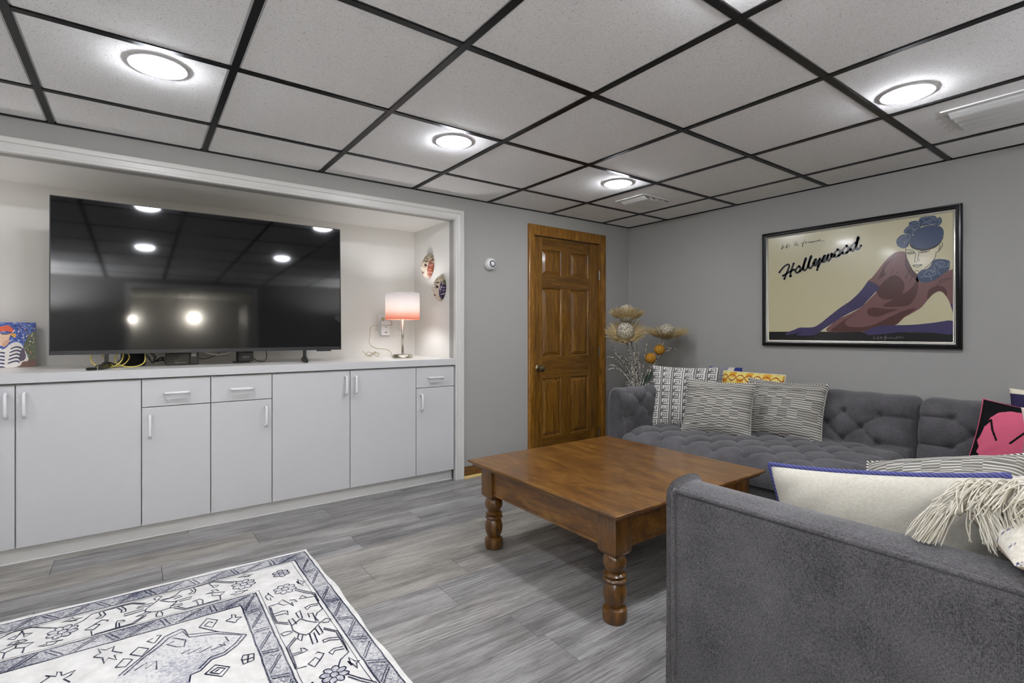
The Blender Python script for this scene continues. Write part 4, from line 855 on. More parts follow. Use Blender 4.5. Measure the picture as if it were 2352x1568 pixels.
def dab(pts, c, lay, nm):
    mb = MB(); pl = smooth_line(pts, 3, True); mb.add([pput(a, b, lay) for a, b in pl], [tuple(range(len(pl)))])
    m = mat('paint_' + nm, c, .5); t_ = NT(m)
    t_.color(t_.mix(t_.noise(t_.coords(), 90, 3, .6, .8), c, tuple(min(1, x * 1.5 + .02) for x in lin(c))))
    obj(nm, mb, m, PT)
# canvas coordinates: the visible part of the photo starts near a = .72
A = lambda X: (X - 880) / 1120 * (100 / 290) * 1.30 + 1.0     # from the zoomed view
def cz_(P): return [(1 + (X - 880) / 1120 * 100 / (pw * 582), (1385 - Y) / 1135) for X, Y in P]
dab(cz_([(640, 700), (880, 480), (885, 1380), (650, 1380), (560, 1000)]), '#4c5338', 1, 'foliage')
dab(cz_([(480, 1240), (880, 1200), (880, 1385), (400, 1385)]), '#5d4032', 2, 'ground')
dab(cz_([(60, 940), (250, 790), (400, 750), (510, 800), (580, 900), (720, 1210), (560, 1260), (400, 1385), (-500, 1385), (-500, 1000), (-60, 900)]), '#c9c5bf', 3, 'shirt')
dab(cz_([(500, 1000), (580, 900), (640, 1170), (480, 1240)]), '#4b4050', 4, 'shadowed_sleeve')
for k in range(5):
    y_ = 880 + k * 90
    dab(cz_([(260 - k * 14, y_ + 25), (400, y_ - 25), (530 - k * 12, y_ + 10), (520 - k * 12, y_ + 45), (390, y_ + 12), (250 - k * 14, y_ + 60)]), '#232446', 5, 'shirt_stripe')
    dab(cz_([(-400, y_ + 90), (-60, y_ + 110), (100, y_ + 130), (90, y_ + 165), (-60, y_ + 145), (-400, y_ + 125)]), '#2c2c55', 5, 'shirt_stripe')
dab(cz_([(-140, 560), (200, 540), (230, 600), (180, 700), (130, 770), (40, 850), (-60, 800), (-160, 700)]), '#c8a98e', 4, 'face')
dab(cz_([(20, 800), (140, 700), (230, 720), (90, 880)]), '#b98f74', 5, 'neck')
dab(cz_([(-220, 440), (-60, 370), (100, 330), (200, 335), (310, 440), (270, 500), (100, 470), (-200, 520)]), '#c4512b', 6, 'cap')
dab(cz_([(280, 500), (350, 420), (330, 480), (290, 510)]), '#d8d5d0', 7, 'cap_edge')
dab(cz_([(180, 540), (330, 525), (390, 590), (330, 640), (240, 570)]), '#c08c3c', 6, 'hair')
dab(cz_([(20, 540), (170, 545), (170, 560), (20, 560)]), '#2a1d18', 6, 'brow')
rr = random.Random(5)
dm = {c_: MB() for c_ in ('#c77e6c', '#d9d8cc', '#2c4636', '#7d8f6a', '#cfd3e6', '#23306e')}
for k in range(90):
    X = rr.uniform(430, 860); Y = rr.uniform(300, 1150)
    if X < 600 and Y > 800: continue
    key = rr.choice(list(dm)[:4] if X + .6 * (Y - 500) > 640 else list(dm)[4:] + ['#c77e6c'])
    w_, h_ = rr.uniform(12, 32), rr.uniform(8, 22); a0 = rr.uniform(0, 3)
    pts = cz_([(X + w_ * math.cos(a0 + q), Y + h_ * math.sin(a0 + q)) for q in (0, 1.2, 2.2, 3.3, 4.6)])
    dm[key].add([pput(a, b, 7 + k * .02) for a, b in pts], [tuple(range(5))])
for c_, mb in dm.items():
    o = obj('brush_dabs', mb, mat('dab_' + c_[1:], c_, .5), PT); o['kind'] = 'stuff'

# ------------------------------------------------------------------ framed poster
PO = thing('framed_poster', 'large framed Hollywood poster of a reclining figure in gloves and blue hat', 'poster', (0, -1.845, .97))
fy0, fy1, fz0, fz1 = -1.283, -2.412, .972, 1.790
def rect_frame(mb, prof):
    """profile (inset from the outer edge, proud of the wall)"""
    n = len(prof); vs = []
    for (y, z_, iy, iz) in ((fy0, fz0, -1, 1), (fy1, fz0, 1, 1), (fy1, fz1, 1, -1), (fy0, fz1, -1, -1)):
        vs += [(-b, y + iy * a, z_ + iz * a) for a, b in prof]
    fs = [(i * n + k, i * n + k + 1, ((i + 1) % 4) * n + k + 1, ((i + 1) % 4) * n + k) for i in range(4) for k in range(n - 1)]
    return mb.add(vs, fs)
obj('frame', rect_frame(MB(), [(0, .001), (0, .022), (.004, .028), (.012, .030), (.016, .026), (.020, .026), (.026, .022), (.028, .02)]), mat('black_lacquer', '#070708', .28, spec=.3), PO, smooth='auto')
obj('silver_lip', rect_frame(MB(), [(.028, .02), (.030, .019), (.032, .014), (.036, .016), (.040, .014), (.041, .0105)]), mat('silver_leaf', '#bdbab2', .3, 1.0), PO, smooth='auto')
def pmat(n, c): return mat('print_' + n, c, .22, spec=.5, coat=.15)
PM = {'paper': pmat('paper', '#b9b291'), 'ink': pmat('ink', '#1b1a1a'), 'dress': pmat('dress', '#6e4d4b'), 'dress_dark': pmat('dress_dark', '#4e302d'), 'glove': pmat('glove', '#3d3658'),
      'face': pmat('face', '#c3bb9d'), 'hat': pmat('hat', '#33415c'), 'petal': pmat('petal', '#36435a'), 'petal_line': pmat('petal_line', '#7b8695'), 'silver': pmat('pen', '#8c8a84'), 'cream': pmat('cream', '#d3ccb4'), 'ink2': pmat('fold', '#2f2226')}
obj('backing', MB().box(-.009, -.001, fy1 + .003, fy0 - .003, fz0 + .003, fz1 - .003), mat('backing_board', '#55524c', .8), PO)
pr_ = obj('print', MB().box(-.0105, -.009, fy1 + .028, fy0 - .028, fz0 + .028, fz1 - .028), PM['paper'], PO)
lay = {}
for k, l_, pts in POSTER_SHAPES:
    pl = smooth_line(pts, 3, True) if k not in ('ink',) or l_ == 5 else pts
    pl = [(min(max(a, 1.3245), 2.3705), min(max(b, 1.013), 1.749)) for a, b in pl]
    obj('printed_' + {'ink': 'table_and_brim', 'dress_dark': 'fold'}.get(k, k), MB().add([(-.0106 - .00012 * (l_ + 1), -a, b) for a, b in pl], [tuple(range(len(pl)))]), PM[k], pr_)  # ink shapes are the black table strip and the dark hat brim
sm = {}
for i, (k, w_, pts) in enumerate(POSTER_STROKES):
    if k == 'cream': d = 9
    elif k == 'petal_line': d = 9
    else: d = 10
    mb = sm.setdefault((k, w_ > .005), MB())
    ribbon2d(smooth_line(pts, 4), w_, lambda a, b: (-.0106 - .00012 * (d + 1), -a, b), mb)
for (k, big), mb in sm.items():
    obj({'cream': 'lettering_outline', 'petal_line': 'petal_lines', 'silver': 'signature', 'ink2': 'fold_lines'}.get(k, 'lettering' if big else 'handwriting'), mb, PM[k], pr_)['kind'] = 'stuff'

# ------------------------------------------------------------------ coffee table
TX0, TX1, TY0, TY1, TZ = -2.397, -1.39, -1.026, -2.013, .43
ct = thing('coffee_table', 'square dark wooden coffee table with four turned legs', 'coffee table', ((TX0 + TX1) / 2, (TY0 + TY1) / 2, 0))
top = MB(); vs = []; lp = [(.0025, TZ), (0, TZ - .002), (0, TZ - .008), (.010, TZ - .017), (.018, TZ - .021), (.019, TZ - .027), (.028, TZ - .030)]
for ins, zz in lp:
    vs += [(TX0 + ins, TY1 + ins, zz), (TX1 - ins, TY1 + ins, zz), (TX1 - ins, TY0 - ins, zz), (TX0 + ins, TY0 - ins, zz)]
fs = [(0, 1, 2, 3), tuple(24 + i for i in (3, 2, 1, 0))]
for k in range(6):
    for i in range(4): fs.append((k * 4 + i, k * 4 + 4 + i, k * 4 + 4 + (i + 1) % 4, k * 4 + (i + 1) % 4))
obj('tabletop', top.add(vs, fs), M_TABLE, ct)
LI = .095; zt_ = TZ - .030
me_leg = None
lg = MB()
hw_ = .0445
b_ = MB().box(-hw_, hw_, -hw_, hw_, .262, zt_, .0015)
lg.v += b_.v; lg.f += b_.f
# chamfered foot of the square block
lg.add([(sx * hw_ * f_, sy * hw_ * f_, zz) for f_, zz in ((.99, .263), (.80, .250)) for sx, sy in ((-1, -1), (1, -1), (1, 1), (-1, 1))], [(4 + i, 4 + (i + 1) % 4, (i + 1) % 4, i) for i in range(4)] + [(7, 6, 5, 4)])
lg.lathe([(.040, 0), (.043, .003), (.0455, .012), (.0455, .040), (.043, .049), (.036, .053), (.030, .056), (.033, .064), (.041, .080), (.0445, .100), (.043, .120), (.036, .138), (.033, .143), (.041, .149), (.0445, .155), (.041, .161), (.034, .164), (.040, .169), (.042, .174), (.036, .179), (.029, .183), (.033, .190), (.041, .203), (.0445, .218), (.042, .234), (.035, .247), (.030, .253)], n=32)
me_leg = mesh_of('leg', lg, M_TLEG, 'auto')
lc = [(TX0 + LI, TY0 - LI), (TX0 + LI, TY1 + LI), (TX1 - LI, TY0 - LI), (TX1 - LI, TY1 + LI)]
for x, y in lc: inst('leg', me_leg, ct, (x, y, 0))
def apron(x0, x1, y0, y1):
    mb = MB().box(x0, x1, y0, y1, .285, zt_)
    dx, dy = (.003, 0) if abs(x1 - x0) < abs(y1 - y0) else (0, .003)
    mb.box(x0 - dx, x1 + dx, y0 - dy, y1 + dy, .272, .285, .002)
    obj('apron', mb, M_TABLE, ct)
i_ = LI + hw_; o_ = LI - hw_ + .014
apron(TX0 + o_, TX0 + o_ + .02, TY1 + i_, TY0 - i_); apron(TX1 - o_ - .02, TX1 - o_, TY1 + i_, TY0 - i_)
apron(TX0 + i_, TX1 - i_, TY0 - o_ - .02, TY0 - o_); apron(TX0 + i_, TX1 - i_, TY1 + o_, TY1 + o_ + .02)
st = obj('price_sticker', MB().box(lc[0][0] + .022, lc[0][0] + .040, lc[0][1] - hw_ - .0006, lc[0][1] - hw_, .283, .305), mat('paper_sticker', '#dcdad6', .6), ct)
obj('sticker_print', MB().box(lc[0][0] + .025, lc[0][0] + .028, lc[0][1] - hw_ - .0009, lc[0][1] - hw_ - .0006, .286, .302).box(lc[0][0] + .031, lc[0][0] + .033, lc[0][1] - hw_ - .0009, lc[0][1] - hw_ - .0006, .286, .302), M_PLASTIC_K, st)

# ------------------------------------------------------------------ rug
RX, RY, RW, RL = -3.06, -.605, 2.0, 3.0
RZ = .0055
rug = thing('area_rug', 'cream area rug with worn navy geometric borders on the plank floor', 'rug', (RX - RW / 2, RY - RL / 2, 0))
def rput(d, t, lift=.0006): return (RX - d, RY - t, RZ + lift)
M_RUG = mat('cream_rug_pile', '#e2e0db', .95, spec=.1); _t = NT(M_RUG)
_t.color(_t.ramp(_t.noise(_t.coords(scale=(1, 1, 1)), 14, 6, .7), [(.35, '#d3d1cb'), (.65, '#e8e6e1')])); _t.bump(_t.noise(_t.coords(), 500, 2), .3, .002)
def worn(name, ca, cb, lo, hi, sc):
    m = mat(name, ca, .95, spec=.1); t_ = NT(m)
    f = t_.math('ADD', t_.math('MULTIPLY', t_.noise(t_.coords(), sc, 5, .75, .5), .65), t_.math('MULTIPLY', t_.noise(t_.coords(), 5.0, 2), .35))
    t_.color(t_.ramp(f, [(lo, ca), (hi, cb)])); return m
M_RLINE = worn('worn_navy_line', '#232438', '#9a9aa2', .46, .66, 160)
M_RBAND = worn('worn_slate_band', '#5a5d6e', '#d3d2d0', .40, .58, 130)
M_RFILL = worn('worn_pale_fill', '#9a9ca6', '#dcdad6', .40, .54, 110)
rb = MB(); n1, n2 = 60, 90
def wob(s_, ph): return .004 * math.sin(s_ * 9 + ph) + .003 * math.sin(s_ * 23 + ph * 2)
ol = [(wob(k / n2 * RL, .3) , k / n2 * RL) for k in range(n2)] + [(k / n1 * RW, RL + wob(k / n1 * RW, 2)) for k in range(n1)] + \
     [(RW + wob(RL - k / n2 * RL, 4), RL - k / n2 * RL) for k in range(n2)] + [(RW - k / n1 * RW, wob(RW - k / n1 * RW, 1.2)) for k in range(n1)]
nn = len(ol)
rb.add([rput(d, t_, 0) for d, t_ in ol] + [(RX - d, RY - t_, .0003) for d, t_ in ol], [tuple(range(nn))] + [(i, nn + i, nn + (i + 1) % nn, (i + 1) % nn) for i in range(nn)])
obj('pile', rb, M_RUG, rug)
band = MB(); line = MB(); fill = MB()
jr = random.Random(4)
def jl(pts, w_=.0048, n=1):
    pl = smooth_line(pts, n); pl = [(a + jr.uniform(-.0012, .0012), b + jr.uniform(-.0012, .0012)) for a, b in pl]
    pl = [(min(max(a, .006), RW - .006), min(max(b, .006), RL - .006)) for a, b in pl]
    ribbon2d(pl, w_, lambda a, b: rput(a, b, .0012), line, False)
def ring(d0, d1, t0, t1):
    a = [(d0, t0), (RW - d0, t0), (RW - d0, RL - t0), (d0, RL - t0)]; b = [(d1, t1), (RW - d1, t1), (RW - d1, RL - t1), (d1, RL - t1)]
    obj('border_band', MB().add([rput(*p, .0005) for p in a] + [rput(*p, .0005) for p in b], [(i, (i + 1) % 4, 4 + (i + 1) % 4, 4 + i) for i in range(4)]), M_RBAND, rug)
    for q, w_ in ((a, .0052), (b, .0052)):
        for i in range(4):
            p0, p1 = np.array(q[i]), np.array(q[(i + 1) % 4]); k = int(np.hypot(*(p1 - p0)) / .03)
            jl([tuple(p0 + (p1 - p0) * j / k) for j in range(k + 1)], w_, 1)
    # zigzag bars inside the band
    step = .078
    for i in range(4):
        p0, p1 = np.array(a[i]), np.array(a[(i + 1) % 4]); q0, q1 = np.array(b[i]), np.array(b[(i + 1) % 4])
        k = int(np.hypot(*(p1 - p0)) / step)
        for j in range(k):
            u0, u1 = (j + .1) / k, (j + .9) / k
            if j % 2: u0, u1 = u1, u0
            A_, B_ = p0 + (p1 - p0) * u0, q0 + (q1 - q0) * u1
            A_ = A_ * .88 + B_ * .12; B_ = B_ * .88 + A_ * .12
            jl([tuple(A_), tuple((A_ + B_) / 2), tuple(B_)], .0050, 2)
            off = (p1 - p0) / np.hypot(*(p1 - p0)) * .014
            jl([tuple(A_ + off), tuple((A_ + B_) / 2 + off), tuple(B_ + off)], .0040, 2)
            C_ = (A_ + B_) / 2 - off * 1.4
            jl([tuple(C_ + np.array((.006, -.004))), tuple(C_), tuple(C_ + np.array((-.004, .007))), tuple(C_ + np.array((-.010, .002)))], .002, 2)
ring(.018, .080, .026, .098)
ring(.281, .345, .318, .392)
for a, b in ((.095, .112), (.268, .305), ):
    q = [(a, b), (RW - a, b), (RW - a, RL - b), (a, RL - b)]
    for i in range(4):
        p0, p1 = np.array(q[i]), np.array(q[(i + 1) % 4]); k = int(np.hypot(*(p1 - p0)) / .04)
        jl([tuple(p0 + (p1 - p0) * j / k) for j in range(k + 1)], .0018, 1)
def rosette(d, t_, r, n=8):
    pts = []
    for k in range(n * 6 + 1):
        a = 2 * math.pi * k / (n * 6); q = r * (.72 + .28 * abs(math.sin(a * n / 2)))
        pts.append((d + q * math.cos(a), t_ + q * math.sin(a)))
    obj('rosette_fill', MB().add([rput(*p, .0005) for p in pts[:-1]], [tuple(range(len(pts) - 1))]), M_RFILL, rug)
    jl(pts, .0046, 1); jl([(d + .3 * r * math.cos(k * .7), t_ + .3 * r * math.sin(k * .7)) for k in range(10)], .0038, 2)
    for k in range(n): 
        a = 2 * math.pi * k / n; jl([(d + .3 * r * math.cos(a), t_ + .3 * r * math.sin(a)), (d + .7 * r * math.cos(a), t_ + .7 * r * math.sin(a))], .0024, 1)
def sides(d, t_):   # the same point on all four borders' motif systems
    return [(d, t_), (RW - d, t_), (d, RL - t_), (RW - d, RL - t_)]
for mir in range(4):
    f_ = lambda p: sides(*p)[mir]
    kmax = 2 if mir < 2 else 1
    for k in range(2):
        for st_ in RUG_BORDER:
            pts = [f_((d, t_ + k * .655)) for d, t_ in st_]
            if max(p[1] for p in ((d, t_ + k * .655) for d, t_ in st_)) < RL / 2: jl(pts)
        if .357 + k * .655 < RL / 2: rosette(*f_((.178, .357 + k * .655)), .043)
        for st_ in RUG_BORDER:
            q = [(.309 + (t_ - .357) * .878 + k * .575, .105 + (d - .085) * 1.08) for d, t_ in st_]
            if max(p[0] for p in q) < RW / 2 + .05: jl([f_(p) for p in q])
        if .309 + k * .575 < RW / 2: rosette(*f_((.309 + k * .575, .212)), .045)
    rosette(*f_((.16, .2)), .035, 6)
    for st_ in RUG_FIELD:
        st_ = [p for p in st_ if p[0] < 1.0]
        if len(st_) > 1: jl([f_(p) for p in st_])
    pl = [f_(p) for p in RUG_FIELD[0] + [(1.0, 1.2)] + RUG_FIELD[2][::-1] if p[0] < 1.01]
    obj('medallion_fill', MB().add([rput(*p, .0004) for p in pl], [tuple(range(len(pl)))]), M_RFILL, rug)
obj('pattern_lines', line, M_RLINE, rug)['kind'] = 'stuff'

# ------------------------------------------------------------------ button-tufted upholstery
def resample(pts, ds):
    P = np.array(smooth_line(pts, 8)); d = np.r_[0, np.cumsum(np.hypot(*np.diff(P, axis=0).T))]
    n = max(4, int(d[-1] / ds)); s = np.linspace(0, d[-1], n)
    Q = np.stack([np.interp(s, d, P[:, 0]), np.interp(s, d, P[:, 1])], 1)
    return Q, s
def tufted(name, root, path, u0, u1, place, side=1, rows=None, a=.186, uoff=0.0, amp=.027, dip=.024, er=.045, ds=.0072, buttons=True):
    """path: 2-D section; swept from u0 to u1; rows: arc positions (first, spacing, count) of the button rows"""
    Q, s = resample(path, ds)
    T = np.gradient(Q, axis=0); T /= np.linalg.norm(T, axis=1)[:, None]
    Nn = np.stack([-T[:, 1], T[:, 0]], 1) * side
    L = abs(u1 - u0); m = int(L / ds) + 1; uu = np.linspace(0, L, m)
    U, Sg = np.meshgrid(uu, s, indexing='ij')
    off = np.zeros_like(U); pos = []
    if rows:
        s0, rs, cnt = rows
        V = (Sg - s0) / (2 * rs); UU = (U - uoff) / a
        Vmax = (cnt - 1) / 2
        Umin, Umax = 0.0, math.floor((L - uoff - .05) / a)
        p, q = UU + V, UU - V
        gU = np.where((UU >= Umin) & (UU <= Umax), np.abs(np.sin(np.pi * UU)), np.sin(np.pi * np.minimum(.5, np.maximum(Umin - UU, UU - Umax))))
        gUh = np.where((UU >= Umin) & (UU <= Umax), np.abs(np.sin(np.pi * (UU - (.5 if (cnt - 1) % 2 else 0)))), gU)
        gV = np.where((V >= 0) & (V <= Vmax), np.abs(np.sin(np.pi * V)), np.sin(np.pi * np.minimum(.5, np.maximum(-V, V - Vmax))))
        inU = (UU >= Umin) & (UU <= Umax); inV = (V >= 0) & (V <= Vmax)
        x = np.abs(np.sin(np.pi * p) * np.sin(np.pi * q))
        x = np.where(inU & ~inV, np.where(V < 0, gU, gUh) ** 2, x)
        x = np.where(~inU & inV, gV ** 2, x)
        x = np.where(~inU & ~inV, gU * gV, x)
        far = np.clip((np.maximum(-V, V - Vmax)) * 2 * rs / .12, 0, 1)
        x = x * (1 - far) + far * (.55 + .45 * x)
        off += amp * x ** .30
        for r_ in range(cnt):
            sh = .5 if r_ % 2 else 0.0
            for k in range(int(Umax) + 1):
                if k + sh > Umax: continue
                bu, bs = uoff + (k + sh) * a, s0 + r_ * rs
                off -= dip * np.exp(-((U - bu) ** 2 + (Sg - bs) ** 2) / .019 ** 2)
                pos.append((bu, bs))
    else:
        off += .004 * np.sin(U * 7 + 1) * np.sin(Sg * 5)
    e = np.minimum(U, L - U)
    off -= np.where(e < er, er * (1 - np.sqrt(np.clip(1 - (1 - e / er) ** 2, 0, 1))), 0)
    PX = Q[None, :, 0] + off * Nn[None, :, 0]; PZ = Q[None, :, 1] + off * Nn[None, :, 1]
    sg = 1 if u1 > u0 else -1
    G = place(u0 + sg * U, PX, PZ)
    mb = MB().grid(G); n = len(s)
    mb.f.append(tuple(range(n))); mb.f.append(tuple((m - 1) * n + k for k in range(n - 1, -1, -1)))
    part = obj(name, mb, M_SOFA, root, smooth=True)
    np_ = len(part.data.polygons)
    for k in (np_ - 2, np_ - 1): part.data.polygons[k].use_smooth = False
    part.data.set_sharp_from_angle(angle=math.radians(75))
    if buttons:
        for bu, bs in pos:
            i = int(round(bu / L * (m - 1))); j = int(np.argmin(abs(s - bs)))
            c_ = G[i, j]; nv = place(np.array(0.), np.array(Nn[j, 0]), np.array(Nn[j, 1])) - place(np.array(0.), np.array(0.), np.array(0.))
            nv = Vector(nv.tolist()); o = inst('button', ME_BTN, part, tuple(c_ + np.array(nv) * .002))
            o.rotation_euler = nv.to_track_quat('Z', 'Y').to_euler()
    return part
ME_BTN = mesh_of('button', MB().lathe([(.0105, -.003), (.011, 0), (.009, .003), (.005, .005), (0, .0056)], n=12), M_BUTTON, True)
pl_y = lambda u, p, q: np.stack([p + 0 * u, u + 0 * p, q + 0 * u], -1)       # swept along y, section in (x,z)
pl_x = lambda u, p, q: np.stack([u + 0 * p, p + 0 * u, q + 0 * u], -1)       # swept along x, section in (y,z)
M_LEG = mat('dark_wood_foot', '#1d130b', .4)
def feet(root, pts):
    for x, y in pts:
        obj('foot', MB().add([(x - .03, y - .03, .13), (x + .03, y - .03, .13), (x + .03, y + .03, .13), (x - .03, y + .03, .13), (x - .018, y - .018, 0), (x + .018, y - .018, 0), (x + .018, y + .018, 0), (x - .018, y + .018, 0)],
            [(0, 1, 2, 3), (7, 6, 5, 4), (0, 4, 5, 1), (1, 5, 6, 2), (2, 6, 7, 3), (3, 7, 4, 0)]), M_LEG, root)
BACK = [(-.275, .34), (-.262, .42), (-.245, .52), (-.226, .61), (-.205, .650), (-.16, .672), (-.09, .675), (-.05, .66), (-.04, .60), (-.04, .35), (-.04, .13)]
def arc_at(path, z):
    Q, s = resample(path, .005); i = np.argmin(abs(Q[:len(Q) // 2, 1] - z)); return float(s[i])

sa = thing('sofa_section', 'long charcoal tufted sofa section along the wall under the poster', 'sofa', (-.6, -1.5, 0))
tufted('backrest', sa, BACK, -.872, -2.252, pl_y, 1, (arc_at(BACK, .418), .083, 3), .1865, .098)
SEAT = [(-.215, .375), (-.4, .392), (-.7, .398), (-.95, .390), (-1.045, .372), (-1.088, .335), (-1.097, .30), (-1.092, .268)]
tufted('seat_cushion', sa, SEAT, -.868, -2.245, pl_y, -1, (.11, .118, 7), .1865, .10, .030, .024, .05)
ARM = [(-.860, .30), (-.862, .42), (-.861, .55), (-.856, .625), (-.838, .655), (-.800, .668), (-.765, .655), (-.748, .62), (-.742, .55), (-.742, .13)]
tufted('arm', sa, ARM, -1.062, -.045, pl_x, 1, (.19, .083, 3), .19, .085, .018, .020, .016)
obj('base', MB().box(-1.075, -.05, -2.245, -.76, .125, .268, .008), M_SOFA, sa)
obj('welt', MB().tube([(-1.078, -2.24, .262), (-1.078, -.87, .262)], .0045, 8), M_SOFA, sa, smooth=True)
feet(sa, [(-1.02, -.82), (-1.02, -2.18), (-.12, -.82), (-.12, -2.18)])

sb_ = thing('sofa_section', 'charcoal tufted corner sofa section with its plain arm side in the foreground', 'sofa', (-1.3, -2.85, 0))
tufted('backrest', sb_, BACK, -2.268, -3.30, pl_y, 1, (arc_at(BACK, .455), .078, 3), .1865, .15)
BACK2 = [(-3.175, .34), (-3.188, .42), (-3.205, .52), (-3.224, .61), (-3.245, .650), (-3.29, .672), (-3.36, .675), (-3.40, .66), (-3.41, .60), (-3.41, .13)]
tufted('backrest', sb_, BACK2, -2.47, -.28, pl_x, -1, (arc_at(BACK2, .418), .083, 3), .1865, .1)
SEATB = [(-3.20, .375), (-3.0, .392), (-2.75, .398), (-2.50, .390), (-2.40, .372), (-2.36, .335), (-2.35, .30), (-2.356, .268)]
tufted('seat_cushion', sb_, SEATB, -2.47, -.235, pl_x, 1, (.10, .115, 6), .1865, .10, .030, .024, .05)
ARMB = [(-2.618, .155), (-2.618, .30), (-2.618, .50), (-2.618, .62), (-2.617, .648), (-2.606, .663), (-2.585, .668), (-2.545, .672), (-2.505, .666), (-2.484, .645), (-2.475, .60), (-2.475, .30)]
tufted('arm', sb_, ARMB, -2.394, -3.415, pl_y, -1, None, er=.016)
wl = MB(); wl.tube(smooth_line([(-2.6185, -2.408, .17), (-2.6185, -2.406, .40), (-2.618, -2.405, .630), (-2.616, -2.407, .652), (-2.615, -2.416, .659), (-2.6145, -2.45, .660), (-2.6145, -2.9, .660), (-2.6145, -3.41, .660)], 5), .006, 8)
obj('welt', wl, M_SOFA, sb_, smooth=True)
obj('base', MB().box(-2.56, -.05, -3.40, -2.37, .125, .268, .008), M_SOFA, sb_)
feet(sb_, [(-2.53, -2.45), (-2.53, -3.33), (-.12, -2.45), (-.12, -3.33)])

# ------------------------------------------------------------------ cushions
def inpoly(u, v, poly):
    r = np.zeros(u.shape, bool); n = len(poly)
    for i in range(n):
        (x0, y0), (x1, y1) = poly[i], poly[(i + 1) % n]
        c_ = ((y0 > v) != (y1 > v)) & (u < (x1 - x0) * (v - y0) / (y1 - y0 + 1e-12) + x0); r ^= c_
    return r
def segdist(u, v, pts):
    d = np.full(u.shape, 9.0)
    for (x0, y0), (x1, y1) in zip(pts[:-1], pts[1:]):
        l2 = (x1 - x0) ** 2 + (y1 - y0) ** 2; t_ = np.clip(((u - x0) * (x1 - x0) + (v - y0) * (y1 - y0)) / l2, 0, 1)
        d = np.minimum(d, np.hypot(u - x0 - t_ * (x1 - x0), v - y0 - t_ * (y1 - y0)))
    return d
def lerpc(m_, a, b):
    m_ = np.clip(m_, 0, 1)[..., None]; return np.array(lin(a)) * (1 - m_) + np.array(lin(b)) * m_
def pat_key(cols, rows, dark='#6b6863', light='#dad8d2'):
    def f(u, v, side):
        x = u * cols; y = v * rows; fx, fy = x % 1, y % 1
        cx_ = (fx - .5) / .86; cy_ = fy - .5
        r = np.maximum(np.abs(cx_), np.abs(cy_))
        ring1 = (r > .27) & (r < .41) & ~((cx_ < -.2) & (cy_ < -.1))
        ring2 = (r > .07) & (r < .17) & ~((cx_ < 0) & (cy_ < -.07))
        stem_ = (cx_ > .27) & (cx_ < .41) & (cy_ < 0)
        sep = (fx < .03) | (fx > .97)
        return lerpc((ring1 | ring2 | stem_ | sep) * 1.0, dark, light)
    return f
def pat_jag(rows=24, seed=3):
    rg = np.random.default_rng(seed); blocks = 8
    jit = rg.integers(-1, 2, (blocks,)).cumsum()
    def f(u, v, side):
        b = np.clip((u * blocks + .8 * np.sin(np.floor(v * 6) * 2.1)).astype(int), 0, blocks - 1)
        y = v * rows + .5 * jit[b]
        k = np.floor(y).astype(int); fr = y % 1
        tone = ((k * 7) % 5) / 5
        base = lerpc(.3 + .4 * tone, '#57544d', '#8d8a82')
        line = (fr < .30)[..., None]
        return np.where(line, np.array(lin('#cfccc2')), base)
    return f
def pat_ogee(u, v, side):
    x = u * 3.6; y = v * 3.0
    d1 = np.abs(((y + .5 * np.sin(x * np.pi * 2) * .42) % 1) - .5); d2 = np.abs(((y - .5 * np.sin(x * np.pi * 2) * .42) % 1) - .5)
    base = lerpc((np.sin(x * 2 * np.pi) * np.sin(y * 2 * np.pi) > .2) * 1.0, '#e3d27a', '#d9a63c')
    ln_ = ((np.minimum(d1, d2) < .045))[..., None]
    fx, fy = (x * 2) % 1 - .5, (y + .5) % 1 - .5
    dia = ((np.abs(fx) * 1.2 + np.abs(fy)) < .12)[..., None]
    c_ = np.where(dia, np.array(lin('#c77a2c')), base)
    return np.where(ln_, np.array(lin('#a5532a')), c_)
def pat_plaid(u, v, side):
    c_ = lerpc(((v * 60) % 1 < .5) * 1.0, '#77777d', '#9a9aa0')
    c_ = np.where(((u > .62) & (u < .8))[..., None], np.array(lin('#cfc9b8')), c_)
    c_ = np.where((u >= .8)[..., None], np.array(lin('#323a78')), c_)
    return np.where((u < .12)[..., None], np.array(lin('#6b6a95')), c_)
HEAD = [(-.005, .988), (.105, .915), (.068, .815), (.025, .773), (.034, .695), (-.005, .615), (.019, .534), (.039, .391), (.079, .268), (.154, .17), (.28, .11), (.401, .1), (.535, .091), (.63, .141), (.745, .294), (.755, .431), (.735, .511), (.773, .592), (.776, .68), (.89, .86), (.9, 1.01), (0, 1.01)]
HEAD = [(a + .045, b) for a, b in HEAD]
def pat_head(u, v, side):
    w_ = 1 - v
    hd = inpoly(u, w_, HEAD)
    c_ = np.where(hd[..., None], np.array(lin('#d0607a')), np.array(lin('#0d0d0f')))
    for ln_ in ([(.082, .385), (.136, .294), (.176, .435), (.245, .566)], [(.396, .568), (.509, .39), (.639, .243), (.698, .298)]):
        c_ = np.where((segdist(u, w_, ln_) < .013)[..., None], np.array(lin('#0d0d0f')), c_)
    if side: c_ = np.zeros_like(c_) + np.array(lin('#d0607a'))
    edge = (np.minimum(np.minimum(u, 1 - u), np.minimum(v, 1 - v)) < .012)[..., None]
    return np.where(edge, np.array(lin('#d0607a')), c_)
def pat_linen(u, v, side):
    n = RNG.random(u.shape)
    if side:
        s_ = ((u * 46 + .6 * np.sin(v * 40)) % 1 < .45) & (n > .15)
        return lerpc(s_ * 1.0, '#d5d6dc', '#8e92b8')
    return lerpc(n, '#d2cdbd', '#dfdbcd')
